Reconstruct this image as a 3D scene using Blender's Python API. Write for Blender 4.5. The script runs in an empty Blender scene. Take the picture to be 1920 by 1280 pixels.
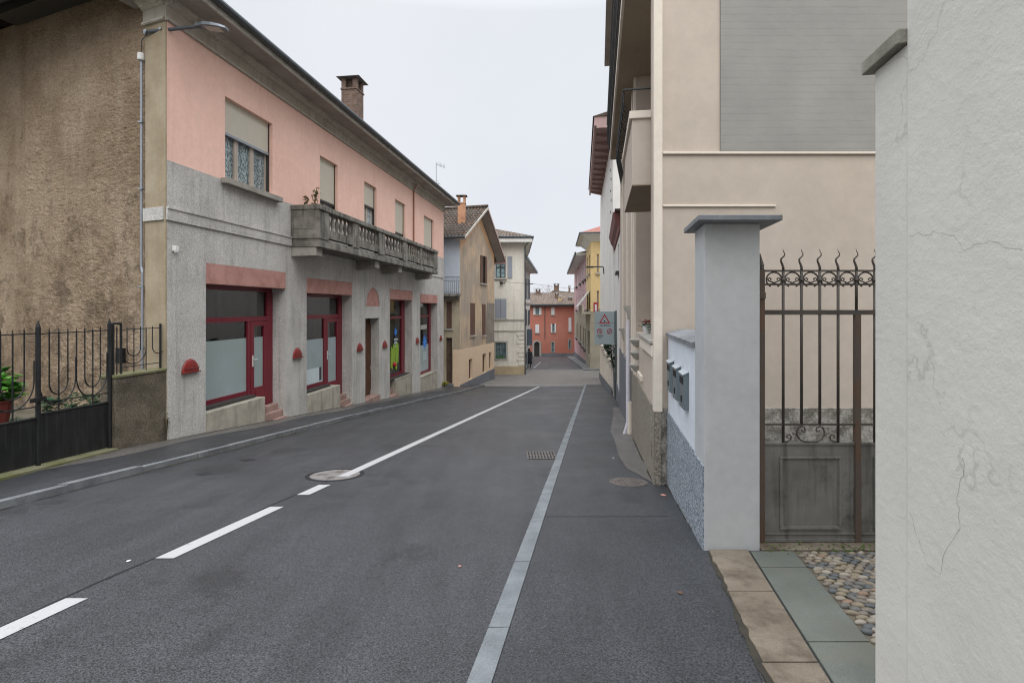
import bpy, bmesh, math, random
from mathutils import Vector, Matrix
random.seed(7)
C = bpy.context.scene
# ------------------------------------------------------------------ camera, sky, sun, exposure
cam = bpy.data.objects.new('camera', bpy.data.cameras.new('camera'))
C.collection.objects.link(cam); C.camera = cam
cam.location = (0, 0, 1.6); cam.rotation_euler = (math.radians(90), 0, 0)
cam.data.lens = 18; cam.data.sensor_width = 36; cam.data.shift_y = -0.0328
cam.data.clip_start = 0.05; cam.data.clip_end = 2000
C.render.resolution_x = 1024; C.render.resolution_y = 682
C.cycles.filter_width = 1.15
C.view_settings.view_transform = 'Standard'; C.view_settings.look = 'None'
C.view_settings.exposure = 0.3; C.view_settings.gamma = 1.0
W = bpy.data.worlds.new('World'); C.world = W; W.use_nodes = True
def setup_world():
    nt = W.node_tree; N = nt.nodes; L = nt.links; N.clear()
    out = N.new('ShaderNodeOutputWorld')
    sky = N.new('ShaderNodeTexSky'); sky.sky_type = 'NISHITA'; sky.sun_disc = False
    sky.sun_elevation = math.radians(47); sky.sun_rotation = math.radians(193)
    b1 = N.new('ShaderNodeBackground'); b1.inputs[1].default_value = 0.06; L.new(sky.outputs[0], b1.inputs[0])
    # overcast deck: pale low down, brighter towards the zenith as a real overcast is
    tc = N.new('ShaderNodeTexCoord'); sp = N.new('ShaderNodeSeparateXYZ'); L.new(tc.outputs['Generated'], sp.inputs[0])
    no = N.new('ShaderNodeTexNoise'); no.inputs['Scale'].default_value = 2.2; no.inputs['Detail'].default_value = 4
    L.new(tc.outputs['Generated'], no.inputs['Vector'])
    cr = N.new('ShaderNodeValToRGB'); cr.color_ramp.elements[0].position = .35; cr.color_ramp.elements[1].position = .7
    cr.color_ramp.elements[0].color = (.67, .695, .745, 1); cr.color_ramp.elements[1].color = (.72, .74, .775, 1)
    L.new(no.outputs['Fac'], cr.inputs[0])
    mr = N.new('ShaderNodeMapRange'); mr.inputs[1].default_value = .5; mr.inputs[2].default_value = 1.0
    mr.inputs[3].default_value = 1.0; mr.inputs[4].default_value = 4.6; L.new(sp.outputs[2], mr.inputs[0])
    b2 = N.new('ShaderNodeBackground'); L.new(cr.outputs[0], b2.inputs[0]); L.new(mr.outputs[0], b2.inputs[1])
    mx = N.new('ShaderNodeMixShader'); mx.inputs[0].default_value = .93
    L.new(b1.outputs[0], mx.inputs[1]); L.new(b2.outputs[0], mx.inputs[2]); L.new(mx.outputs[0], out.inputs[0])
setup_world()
sun = bpy.data.objects.new('sun', bpy.data.lights.new('sun', 'SUN')); C.collection.objects.link(sun)
sun.data.energy = 1.5; sun.data.angle = math.radians(60); sun.data.color = (1, .97, .93)
sun.rotation_euler = (math.radians(42), math.radians(10), 0)

# ------------------------------------------------------------------ materials
def lin(h):
    r = [c/255 for c in h] if isinstance(h, tuple) else [int(h[i:i+2], 16)/255 for i in (0, 2, 4)]
    return tuple((c/12.92 if c <= .04045 else ((c+.055)/1.055)**2.4) for c in r)
MATS = {}
class NB:
    def __init__(s, name):
        s.m = bpy.data.materials.new(name); s.m.use_nodes = True; s.nt = s.m.node_tree; s.N = s.nt.nodes; s.L = s.nt.links
        s.b = s.N['Principled BSDF']; s.g = s.N.new('ShaderNodeNewGeometry'); s.pos = s.g.outputs['Position']; s.bumpin = None
    def map(s, sc):
        n = s.N.new('ShaderNodeVectorMath'); n.operation = 'MULTIPLY'; n.inputs[1].default_value = sc; s.L.new(s.pos, n.inputs[0]); return n.outputs[0]
    def noise(s, scale, detail=4, vec=None, rough=.6, dist=0):
        n = s.N.new('ShaderNodeTexNoise'); n.inputs['Scale'].default_value = scale; n.inputs['Detail'].default_value = detail
        n.inputs['Roughness'].default_value = rough; n.inputs['Distortion'].default_value = dist
        s.L.new(vec or s.pos, n.inputs['Vector']); return n.outputs['Fac']
    def voro(s, scale, feat='F1', vec=None, out='Distance'):
        n = s.N.new('ShaderNodeTexVoronoi'); n.feature = feat; n.inputs['Scale'].default_value = scale
        s.L.new(vec or s.pos, n.inputs['Vector']); return n.outputs[out]
    def ramp(s, f, a, b, ca=(0, 0, 0), cb=(1, 1, 1)):
        n = s.N.new('ShaderNodeValToRGB'); n.color_ramp.elements[0].position = a; n.color_ramp.elements[1].position = b
        n.color_ramp.elements[0].color = (*ca, 1); n.color_ramp.elements[1].color = (*cb, 1); s.L.new(f, n.inputs[0]); return n.outputs[0]
    def mix(s, f, a, b, mode='MIX'):
        n = s.N.new('ShaderNodeMix'); n.data_type = 'RGBA'; n.blend_type = mode
        if isinstance(f, (int, float)): n.inputs[0].default_value = f
        else: s.L.new(f, n.inputs[0])
        for i, x in ((6, a), (7, b)):
            if isinstance(x, tuple): n.inputs[i].default_value = (*x[:3], 1)
            else: s.L.new(x, n.inputs[i])
        return n.outputs[2]
    def math(s, op, a, b=0.0):
        n = s.N.new('ShaderNodeMath'); n.operation = op
        for i, x in enumerate((a, b)):
            if isinstance(x, (int, float)): n.inputs[i].default_value = x
            else: s.L.new(x, n.inputs[i])
        return n.outputs[0]
    def bump(s, h, strength, dist):
        n = s.N.new('ShaderNodeBump'); n.inputs['Strength'].default_value = strength; n.inputs['Distance'].default_value = dist
        s.L.new(h, n.inputs['Height'])
        if s.bumpin: s.L.new(s.bumpin, n.inputs['Normal'])
        s.bumpin = n.outputs[0]; s.L.new(s.bumpin, s.b.inputs['Normal'])
    def done(s, col, rough=.85, metal=0, spec=.3):
        if isinstance(col, tuple): s.b.inputs['Base Color'].default_value = (*col[:3], 1)
        else: s.L.new(col, s.b.inputs['Base Color'])
        if isinstance(rough, (int, float)): s.b.inputs['Roughness'].default_value = rough
        else: s.L.new(rough, s.b.inputs['Roughness'])
        s.b.inputs['Metallic'].default_value = metal; s.b.inputs['Specular IOR Level'].default_value = spec
        return s.m
def plaster(name, h, h2=None, sc=1.2, lo=.4, hi=.7, grain=60, gstr=.25, gdist=.004, streak=0.0, streakcol=None, rough=.9, spk=0.0, blot=0.0, ssc=7):
    n = NB(name); a = lin(h); b = lin(h2) if h2 else tuple(c*.86 for c in a)
    col = n.mix(n.ramp(n.noise(sc, 6), lo, hi), a, b)
    col = n.mix(n.ramp(n.noise(sc*7, 5), .35, .7), col, tuple([.93]*3), 'MULTIPLY') if False else col
    f2 = n.noise(sc*9, 5); col = n.mix(.22, col, n.ramp(f2, .3, .7, (.72, .72, .72), (1.15, 1.15, 1.15)), 'MULTIPLY')
    if streak:
        st = n.ramp(n.noise(1.0, 5, n.map((ssc, ssc, ssc*.065))), .5, .7); col = n.mix(n.math('MULTIPLY', st, streak), col, lin(streakcol or '3a3632'))
    if blot:
        bl = n.ramp(n.noise(2.3, 8, rough=.75), .56, .68); col = n.mix(n.math('MULTIPLY', bl, blot), col, lin(streakcol or '3a3632'))
    if spk:
        v = n.ramp(n.noise(grain*1.6, 2), .38, .62, (1-spk,)*3, (1+spk,)*3); col = n.mix(1.0, col, v, 'MULTIPLY')
    n.bump(n.noise(grain, 4, rough=.7), gstr, gdist)
    return n.done(col, rough)
def plain(name, h, rough=.6, metal=0, var=.12, sc=6, spec=.4):
    n = NB(name); a = lin(h); f = n.noise(sc, 5)
    return n.done(n.mix(n.ramp(f, .3, .7), a, tuple(c*(1-var) for c in a)), rough, metal, spec)
def build_mats():
    M = MATS
    # asphalt: grit of light and dark stones, broad wear patches
    def asphalt(name, h, h2, wet=0):
        n = NB(name); a, b = lin(h), lin(h2)
        col = n.mix(n.ramp(n.noise(.35, 5), .4, .62), a, b)
        col = n.mix(.8, col, n.ramp(n.noise(1.6, 6, n.map((2.2, .35, 1))), .3, .7, (.72,)*3, (1.25,)*3), 'MULTIPLY')
        col = n.mix(n.math('MULTIPLY', n.ramp(n.noise(.9, 8, rough=.7), .57, .62), .5), col, tuple(c*.35 for c in a))
        col = n.mix(1.0, col, n.ramp(n.noise(85, 3, rough=.8), .4, .6, (.25,)*3, (1.9,)*3), 'MULTIPLY')
        spk = n.ramp(n.voro(75), .0, .22, (1,)*3, (0,)*3); dots = n.math('MULTIPLY', spk, n.ramp(n.noise(70, 1), .5, .56))
        col = n.mix(n.math('MULTIPLY', dots, .55), col, lin('b8b4ae'))
        n.bump(n.noise(150, 2), .5, .003)
        return n.done(col, n.ramp(n.noise(.5, 4), .3, .7, (.42,)*3, (.62,)*3), spec=.5)
    M['asphalt'] = asphalt('road_asphalt', (56, 57, 60), (49, 50, 52))
    M['asphalt_side'] = asphalt('sidewalk_asphalt', (53, 55, 58), (41, 42, 45))
    M['asphalt_old'] = asphalt('old_patched_asphalt', (90, 87, 84), (80, 77, 74))
    M['asphalt_dark'] = asphalt('dark_asphalt', (64, 64, 66), (56, 56, 57))
    M['ground'] = plaster('soil', '6a6558', '4f4b3c', 2, grain=30, gstr=.8, gdist=.02)
    # sett paving on the crossing
    n = NB('stone_setts'); n2 = n.N.new('ShaderNodeTexBrick'); n.L.new(n.pos, n2.inputs['Vector']); n2.inputs['Scale'].default_value = 2.2
    for k, v in (('Color1', '7b7774'), ('Color2', '706d6a'), ('Mortar', '625f5a')): n2.inputs[k].default_value = (*lin(v), 1)
    n2.inputs['Mortar Size'].default_value = .015
    M['setts'] = n.done(n.mix(.5, n2.outputs[0], n.ramp(n.noise(.7, 6), .35, .65, (.75,)*3, (1.15,)*3), 'MULTIPLY'), .8)
    # kerbs and slabs
    def stone(name, h, h2, sc=3, stain=0, stc='4a4438', rough=.7):
        n = NB(name); col = n.mix(n.ramp(n.noise(sc, 6), .35, .68), lin(h), lin(h2))
        col = n.mix(1.0, col, n.ramp(n.noise(180, 2), .36, .64, (.78,)*3, (1.2,)*3), 'MULTIPLY')
        if stain: col = n.mix(n.math('MULTIPLY', n.ramp(n.noise(5.5, 7, rough=.75), .5, .62), stain*.6), col, lin(stc)); col = n.mix(n.math('MULTIPLY', n.ramp(n.noise(1.7, 7, rough=.7), .48, .66), stain), col, lin(stc))
        n.bump(n.noise(90, 3), .35, .003); n.bump(n.noise(8, 4), .3, .01)
        return n.done(col, rough)
    M['kerb'] = stone('kerb_granite', (124, 129, 132), (102, 107, 110), 4, .35, '5e6064')
    M['kerb_old'] = stone('worn_kerb_granite', (124, 127, 128), (104, 106, 108), 3, .7, '55565a')
    M['kerb_pale'] = stone('pale_crossing_stone', (150, 150, 148), (132, 132, 130), 3, .3, '5e6064')
    M['dirt'] = plaster('dark_wall_foot_dirt', (52, 49, 44), (66, 62, 52), 6, grain=60, gstr=.8, gdist=.006, blot=.5, streakcol='4b4d2c')
    M['slab_beige'] = stone('beige_granite_slab', (130, 120, 106), (112, 102, 88), 2.5, .75, (74, 63, 52))
    M['slab_grey'] = stone('grey_green_stone_slab', (108, 112, 106), (92, 96, 90), 2.2, .6, '66665a')
    M['cap_granite'] = stone('grey_granite_cap', '8a8e92', '74787c', 6, .3)
    M['step_pink'] = stone('pink_stone_step', 'a58a80', '937a70', 4, .4, '5e4a42')
    M['concrete_old'] = None
    # walls
    M['grey_render'] = plaster('grey_roughcast_render', (190, 187, 182), (170, 167, 162), 1.3, grain=28, gstr=.9, gdist=.013, streak=.4, streakcol='77736c', spk=.20, blot=.25)
    M['sill_render'] = plaster('low_wall_render', 'aaa598', '938e82', 2.2, grain=50, gstr=.6, gdist=.006, streak=.6, streakcol='6d675b', spk=.1, blot=.4)
    M['pink'] = plaster('pink_plaster', (236, 196, 179), (228, 187, 170), .9, grain=70, gstr=.3, gdist=.004, streak=.12, streakcol='c0968a')
    M['pink_lintel'] = plaster('pink_lintel_render', 'b58a80', 'a1756b', 3, grain=50, gstr=.8, gdist=.008, spk=.16, blot=.25, streakcol='7d564c')
    # brown wall
    n = NB('brown_rough_render'); a = n.mix(n.ramp(n.noise(.55, 6), .38, .62), lin((172, 153, 131)), lin((142, 123, 102)))
    a = n.mix(n.math('MULTIPLY', n.ramp(n.noise(1.0, 6, n.map((2.2, 2.2, .3))), .5, .7), .35), a, lin('c2b39f'))
    low = n.N.new('ShaderNodeSeparateXYZ'); n.L.new(n.pos, low.inputs[0])
    mr = n.N.new('ShaderNodeMapRange'); n.L.new(low.outputs[2], mr.inputs[0]); mr.inputs[1].default_value = 6; mr.inputs[2].default_value = .5; mr.inputs[3].default_value = 0; mr.inputs[4].default_value = .16
    bl = n.ramp(n.math('ADD', n.noise(1.7, 9, rough=.75), mr.outputs[0]), .60, .72)
    a = n.mix(n.math('MULTIPLY', bl, .75), a, lin('6a5d4f'))
    a = n.mix(n.ramp(n.noise(2.9, 8, rough=.8), .68, .73), a, lin('c0a880'))
    a = n.mix(.8, a, n.ramp(n.noise(13, 6, n.map((1, 1, 1.6)), dist=1.5), .3, .7, (.55,)*3, (1.3,)*3), 'MULTIPLY')
    n.bump(n.noise(14, 8, n.map((1, 1, 1.3)), rough=.7, dist=.8), 1.0, .05); n.bump(n.noise(40, 5, rough=.75, dist=.6), .8, .015)
    M['brown'] = n.done(a, .95, spec=.1)
    M['corner_beige'] = plaster('corner_pilaster_render', 'a39781', '8a7d67', 1.6, grain=40, gstr=.6, gdist=.006, blot=.45, streakcol='8c7354', streak=.3)
    M['cornice'] = plaster('cornice_stone', (178, 170, 157), (154, 146, 133), 1.1, grain=40, gstr=.4, gdist=.004, streak=.35, streakcol='5f5a50')
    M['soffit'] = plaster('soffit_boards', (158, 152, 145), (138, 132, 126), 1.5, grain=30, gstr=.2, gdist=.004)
    M['fascia'] = plaster('pale_fascia', 'c2beb4', 'aaa69c', 5, grain=30, blot=.6, streakcol='5a564e')
    M['gutter'] = plain('dark_gutter_metal', '4f5558', .45, .4)
    M['balcony'] = plaster('weathered_concrete', (140, 136, 128), (98, 95, 88), 2.4, .35, .65, grain=40, gstr=.7, gdist=.008, streak=1.0, streakcol='35332f', spk=.12, blot=.6)
    M['bracket'] = plaster('bracket_concrete', '9a968d', '827e76', 3, grain=40, gstr=.5, gdist=.006, blot=.3)
    M['burgundy'] = plain('burgundy_paint', '73222f', .35, 0, .15, 3)
    M['lamp_red'] = plain('red_lamp_metal', (122, 36, 32), .4, 0, .15, 9)
    M['lamp_red_old'] = plain('faded_red_lamp_metal', (112, 52, 46), .5, 0, .2, 9)
    # panes
    def glass(name, h, rough=.04, h2=None, sc=3, spec=.7):
        n = NB(name); c = n.mix(n.ramp(n.noise(sc, 3), .4, .6), lin(h), lin(h2)) if h2 else lin(h)
        return n.done(c, rough, 0, spec)
    M['glass'] = glass('dark_window_glass', '2b3032', .03, '3a4042')
    M['frost'] = glass('frosted_film_glass', (156, 168, 172), .3, (146, 160, 158), .8, .4)
    M['glass_blue'] = glass('pale_window_glass', '5d7680', .05, '86a0a2', 4)
    n = NB('lace_curtain_glass'); lc = n.ramp(n.noise(26, 3, n.map((1, 1, .6))), .42, .58)
    col = n.mix(lc, lin('56686a'), lin('a3b0b3')); fold = n.ramp(n.noise(1, 3, n.map((14, 14, .3))), .35, .65, (.6,)*3, (1.1,)*3)
    M['lace'] = n.done(n.mix(1.0, col, fold, 'MULTIPLY'), .12, 0, .6)
    M['curtain'] = glass('white_curtain_glass', 'b8c0c2', .1, '8c979b', 8)
    n = NB('shop_window_glass'); gl_ = n.N.new('ShaderNodeBsdfGlossy'); gl_.inputs['Roughness'].default_value = .02; tr = n.N.new('ShaderNodeBsdfTransparent'); tr.inputs[0].default_value = (.82, .86, .86, 1)
    fz = n.N.new('ShaderNodeFresnel'); fz.inputs[0].default_value = 2.1; mx = n.N.new('ShaderNodeMixShader'); n.L.new(fz.outputs[0], mx.inputs[0]); n.L.new(tr.outputs[0], mx.inputs[1]); n.L.new(gl_.outputs[0], mx.inputs[2]); n.L.new(mx.outputs[0], n.N['Material Output'].inputs[0]); M['glass_clear'] = n.m
    # shutters
    def slats(name, h, per, dark=.72, rough=.55):
        n = NB(name); s = n.N.new('ShaderNodeSeparateXYZ'); n.L.new(n.pos, s.inputs[0])
        w = n.math('FRACT', n.math('MULTIPLY', s.outputs[2], 1/per))
        a = lin(h); col = n.mix(n.ramp(w, .0, .22, (1,)*3, (0,)*3), a, tuple(c*dark for c in a))
        col = n.mix(.2, col, n.ramp(n.noise(4, 5), .3, .7, (.8,)*3, (1.1,)*3), 'MULTIPLY'); n.bump(w, .6, per*.25)
        return n.done(col, rough)
    M['roller'] = slats('beige_roller_shutter', 'cdc6b6', .052)
    M['shut_grey'] = slats('grey_blue_shutter_slats', '9a9fa8', .06)
    M['shut_brown'] = slats('brown_shutter_slats', '6b5148', .07)
    M['shut_white'] = slats('white_shutter_slats', 'dfe2e2', .09)
    M['shut_dark'] = slats('dark_shutter_slats', '5a646a', .07)
    M['frame_wood'] = plain('pale_window_frame_wood', 'b3a79a', .6)
    M['frame_dark'] = plain('dark_window_frame', '3d3c3a', .5)
    M['frame_white'] = plain('white_window_frame', 'd0d2cf', .5)
    M['door_wood'] = plaster('brown_door_wood', '5d3d28', '472d1e', 3, grain=20, gstr=.3, streak=.5, streakcol='2e1d14', rough=.5)
    M['door_grey'] = plaster('old_dark_door_wood', '5a4a3e', '46392f', 3, grain=20, gstr=.3, streak=.5, streakcol='2e241c', rough=.7)
    M['iron'] = plaster('weathered_wrought_iron', '55504b', '46413c', 5, grain=90, gstr=.4, gdist=.002, rough=.6, blot=.5, streakcol='5e3d2a')
    M['iron_rust'] = plaster('rusting_iron_post', '5a5048', '664c3a', 2.5, .48, .7, grain=90, gstr=.4, gdist=.002, rough=.7, streak=.4, streakcol='2b211a')
    M['iron_panel'] = plaster('stained_iron_sheet', '7c7b77', '64635f', 2.5, ssc=13, grain=60, gstr=.2, gdist=.002, rough=.5, streak=.6, streakcol=(44, 39, 34), blot=.5)
    M['iron_dark'] = plaster('dark_painted_iron', (34, 35, 36), (22, 23, 24), 4, ssc=16, grain=60, gstr=.2, gdist=.002, rough=.5, streak=.5, streakcol=(62, 61, 58))
    M['iron_grey'] = plain('grey_painted_iron', '565b60', .45, .2)
    M['pier'] = plaster('mossy_dark_roughcast', (112, 103, 90), (80, 74, 62), 2.5, grain=32, gstr=1, gdist=.03, spk=.35, blot=.6, streakcol='5a5a30')
    M['moss'] = plaster('mossy_threshold_stone', '77755c', '5f6138', 3, grain=40, gstr=.8, gdist=.01, blot=.6, streakcol='565c22')
    M['galv'] = plain('galvanised_pipe', '9aa0a8', .4, .5)
    M['white_plastic'] = plain('white_plastic', 'd5d5d2', .5)
    M['lamp_grey'] = plain('lamp_head_grey', '6e747a', .45, .3)
    M['lamp_lens'] = plain('lamp_lens', 'b9b4aa', .2, 0)
    # bricks
    def brick(name, a, b, m, scale, swap=False):
        n = NB(name); s = n.N.new('ShaderNodeSeparateXYZ'); n.L.new(n.pos, s.inputs[0]); cb = n.N.new('ShaderNodeCombineXYZ')
        n.L.new(n.math('ADD', s.outputs[0], s.outputs[1]), cb.inputs[0]); n.L.new(s.outputs[2], cb.inputs[1])
        t = n.N.new('ShaderNodeTexBrick'); n.L.new(cb.outputs[0], t.inputs['Vector']); t.inputs['Scale'].default_value = scale
        for k, v in (('Color1', a), ('Color2', b), ('Mortar', m)): t.inputs[k].default_value = (*lin(v), 1)
        t.inputs['Mortar Size'].default_value = .03; t.inputs['Mortar Smooth'].default_value = .5
        return n, t
    n, t = brick('old_chimney_brick', (120, 98, 86), (92, 74, 64), (128, 116, 105), 3.4); n.bump(t.outputs[1], -.6, .01)
    M['brick'] = n.done(n.mix(.7, t.outputs[0], n.ramp(n.noise(7, 6), .3, .7, (.6,)*3, (1.25,)*3), 'MULTIPLY'), .9)
    n = NB('grey_painted_brick'); s = n.N.new('ShaderNodeSeparateXYZ'); n.L.new(n.pos, s.inputs[0]); cb = n.N.new('ShaderNodeCombineXYZ')
    n.L.new(s.outputs[0], cb.inputs[0]); n.L.new(s.outputs[2], cb.inputs[1])
    t = n.N.new('ShaderNodeTexBrick'); n.L.new(cb.outputs[0], t.inputs['Vector']); t.inputs['Scale'].default_value = 1.0
    t.inputs['Row Height'].default_value = .088; t.inputs['Brick Width'].default_value = 1.05; t.inputs['Mortar Size'].default_value = .007; t.inputs['Mortar Smooth'].default_value = .6
    wz_ = n.math('FRACT', n.math('MULTIPLY', n.math('ADD', s.outputs[2], n.math('MULTIPLY', n.noise(3.0, 3, n.map((.7, 1, .3))), .05)), 1/.087)); mort = n.math('MULTIPLY', n.ramp(wz_, .0, .13, (1,)*3, (0,)*3), n.ramp(n.noise(2.6, 6, n.map((1, 1, 3))), .40, .6, (.25,)*3, (1,)*3))
    n.bump(n.noise(6, 6, n.map((.7, 1, 1.0))), .35, .012); n.bump(mort, -1.0, .02); n.bump(n.noise(70, 3), .25, .004)
    col = n.mix(n.ramp(n.noise(1.1, 5), .35, .65), lin((149, 147, 141)), lin((138, 136, 131))); col = n.mix(n.math('MULTIPLY', mort, .75), col, lin('74726e'))
    M['brick_grey'] = n.done(col, .75)
    M['cream'] = plaster('cream_plaster', (188, 176, 163), (180, 168, 155), .8, grain=60, gstr=.3, gdist=.004, streak=.15, streakcol='b3a28f')
    M['cream_pale'] = plaster('pale_cream_trim', 'dcd2c4', 'd4cabb', 1, grain=60, gstr=.2, gdist=.003)
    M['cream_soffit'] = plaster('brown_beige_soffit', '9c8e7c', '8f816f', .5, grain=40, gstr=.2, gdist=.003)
    def roughcast(name, a, b, c, sc=70):
        n = NB(name); v = n.voro(sc, out='Color'); bw = n.N.new('ShaderNodeSeparateColor'); n.L.new(v, bw.inputs[0])
        r = n.N.new('ShaderNodeValToRGB'); r.color_ramp.elements[0].color = (*lin(a), 1); r.color_ramp.elements[1].color = (*lin(c), 1)
        e = r.color_ramp.elements.new(.5); e.color = (*lin(b), 1); n.L.new(bw.outputs[0], r.inputs[0])
        n.bump(n.voro(sc), .8, .01)
        return n.done(n.mix(.5, r.outputs[0], n.ramp(n.noise(1.5, 5), .3, .7, (.8,)*3, (1.1,)*3), 'MULTIPLY'), .9)
    M['rc_brown'] = roughcast('brown_pebbledash', '6d665c', '8b8478', 'a39c90')
    M['rc_blue'] = roughcast('blue_grey_pebbledash', '5f676f', '8e979f', 'b5bcc2')
    M['rc_court'] = plaster('mottled_court_plinth', '9a968e', '6d6961', 7, .42, .6, grain=30, gstr=.8, gdist=.01, spk=.25, blot=.3)
    M['pillar'] = plaster('pale_grey_smooth_plaster', (186, 188, 188), (176, 178, 179), 1.4, grain=90, gstr=.12, gdist=.002, streak=.1, streakcol='a5a39f')
    M['blue_white'] = plaster('bluish_white_plaster', (214, 220, 227), (204, 210, 217), 1.5, grain=90, gstr=.12, gdist=.003, streak=.15, streakcol='aeb3ba')
    # near white wall: trowelled, cracked
    n = NB('trowelled_white_render'); col = n.mix(n.ramp(n.noise(1.1, 5), .35, .65), lin((216, 214, 205)), lin((205, 203, 195)))
    crk = n.N.new('ShaderNodeTexVoronoi'); crk.feature = 'DISTANCE_TO_EDGE'; crk.inputs['Scale'].default_value = .55
    wv = n.N.new('ShaderNodeVectorMath'); wv.operation = 'ADD'; nz = n.N.new('ShaderNodeTexNoise'); nz.inputs['Scale'].default_value = 5; nz.inputs['Detail'].default_value = 6
    n.L.new(n.pos, nz.inputs['Vector']); n.L.new(n.pos, wv.inputs[0]); sc_ = n.N.new('ShaderNodeVectorMath'); sc_.operation = 'SCALE'; sc_.inputs['Scale'].default_value = .35
    n.L.new(nz.outputs['Color'], sc_.inputs[0]); n.L.new(sc_.outputs[0], wv.inputs[1]); n.L.new(wv.outputs[0], crk.inputs['Vector'])
    ck = n.math('MULTIPLY', n.ramp(crk.outputs['Distance'], .0, .004, (1,)*3, (0,)*3), n.ramp(n.noise(1.3, 3), .52, .6))
    col = n.mix(n.math('MULTIPLY', ck, .35), col, lin('8a8983'))
    n.bump(n.noise(2.5, 4), .35, .02); n.bump(n.ramp(n.noise(20, 5, n.map((1, 1, 1.25)), rough=.6), .4, .8), .25, .005); n.bump(n.noise(110, 3, rough=.6), .35, .003); n.bump(ck, -.5, .004)
    M['near_white'] = n.done(col, .85)
    M['white_wall'] = plaster('off_white_plaster', (224, 222, 217), (211, 209, 203), .5, grain=30, gstr=.2, gdist=.004, streak=.3, streakcol='aaa69d', blot=.12)
    M['lilac_white'] = plaster('lilac_white_plaster', 'cfcdd3', 'c2c0c6', .6, grain=30, gstr=.2, gdist=.004)
    M['orange_old'] = plaster('faded_orange_plaster', (196, 172, 146), (164, 151, 136), .5, .4, .58, grain=20, gstr=.5, gdist=.01, streak=.75, streakcol='857a6c', blot=.35)
    M['beige_old'] = plaster('old_beige_plaster', 'b3a791', '978c79', .7, grain=20, gstr=.4, gdist=.008, streak=.4, streakcol='7d7465')
    M['beige_new'] = plaster('fresh_beige_plaster', 'd6bea3', 'cfb69c', .6, grain=40, gstr=.15, gdist=.003)
    M['grey_plinth'] = plaster('blue_grey_plinth_paint', '73767b', '67696e', .8, grain=30, gstr=.2, gdist=.004)
    M['pale_blue'] = plaster('pale_blue_plaster', 'c3cbd6', 'b4bbc5', .5, grain=30, gstr=.2, gdist=.004, streak=.3, streakcol='9a9ea4')
    M['aged_cream'] = plaster('aged_cream_plaster', (222, 217, 206), (207, 202, 190), .45, grain=20, gstr=.3, gdist=.006, streak=.35, streakcol='a09a8d', blot=.25)
    M['surround'] = plaster('grey_stone_surround', 'a9a69e', '97948c', 1, grain=30)
    M['base_beige'] = plaster('beige_base_plaster', 'b8a789', 'a2937a', 1, grain=30, streak=.3, streakcol='857a66')
    M['red'] = plaster('terracotta_red_plaster', 'b27262', 'b97d6c', .25, .4, .62, grain=10, gstr=.3, gdist=.01, streak=.25, streakcol='935a4b')
    M['lilac'] = plaster('pink_lilac_plaster', 'c7a5a6', 'b99a9b', .4, grain=10, gstr=.2, gdist=.01)
    M['yellow'] = plaster('yellow_plaster', 'd8bf8e', 'ceb583', .4, grain=10, gstr=.2, gdist=.01, streak=.2, streakcol='b59a5c')
    M['stone_base'] = plaster('beige_grey_stone', 'a8a190', '999282', .8, grain=10, gstr=.3, gdist=.01)
    n = NB('old_roof_tiles'); v = n.voro(5, out='Color'); s = n.N.new('ShaderNodeSeparateColor'); n.L.new(v, s.inputs[0])
    r = n.N.new('ShaderNodeValToRGB'); r.color_ramp.elements[0].color = (*lin((62, 55, 50)), 1); r.color_ramp.elements[1].color = (*lin((108, 90, 78)), 1); e = r.color_ramp.elements.new(.5); e.color = (*lin((82, 70, 62)), 1)
    n.L.new(s.outputs[0], r.inputs[0]); M['tiles'] = n.done(n.mix(n.ramp(n.noise(1.2, 6), .45, .65), r.outputs[0], lin('55504a')), .9)
    n = NB('brown_roof_tiles'); v = n.voro(5, out='Color'); s = n.N.new('ShaderNodeSeparateColor'); n.L.new(v, s.inputs[0])
    r = n.N.new('ShaderNodeValToRGB'); r.color_ramp.elements[0].color = (*lin('635850'), 1); r.color_ramp.elements[1].color = (*lin('8a7d72'), 1); n.L.new(s.outputs[0], r.inputs[0])
    M['tiles_brown'] = n.done(r.outputs[0], .9)
    M['tiles_red'] = plain('red_roof_tiles', 'a06a5e', .85, 0, .3, 5)
    M['maroon'] = plain('brownish_pink_eaves_paint', (172, 144, 140), .7, 0, .2, 2)
    M['maroon_c'] = plain('maroon_cornice', '7d4f4c', .7, 0, .25, 6)
    n = NB('road_paint'); c = n.mix(n.ramp(n.noise(9, 7, rough=.75), .60, .68), lin('aaaaaa'), lin('80807e')); c = n.mix(.5, c, n.ramp(n.noise(130, 2), .35, .65, (.8,)*3, (1.1,)*3), 'MULTIPLY'); M['paint'] = n.done(c, .7)
    M['seam'] = plain('bitumen_seam', '26262a', .5)
    M['castiron'] = plaster('worn_cast_iron', '6a6460', '544e4a', 8, grain=120, gstr=.5, gdist=.003, rough=.5, spk=.2)
    M['castlight'] = plaster('concrete_filled_cover', '7d7a77', '6c6966', 9, grain=120, gstr=.4, gdist=.003, rough=.6, spk=.15)
    M['black'] = plain('black_gap', '17171a', .7)
    M['sign_plate'] = plain('sign_grey_paint', '9aa6a8', .45, .0, .08, 3)
    M['sign_frame'] = plain('sign_back_metal', '6a7375', .5, .3)
    M['sign_post'] = plain('green_grey_sign_post', '4d5856', .5, .2)
    M['s_red'] = plain('sign_red', 'a3283a', .5); M['s_white'] = plain('sign_white', 'd6d6d4', .5); M['s_black'] = plain('sign_black', '26302e', .5)
    M['blue_dark'] = plain('slate_blue_sign_back', '4b5560', .5)
    M['blue'] = plain('blue_sticker', '2f7fd6', .4); M['sticker_white'] = plain('white_sticker', 'c9d6da', .5)
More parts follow.
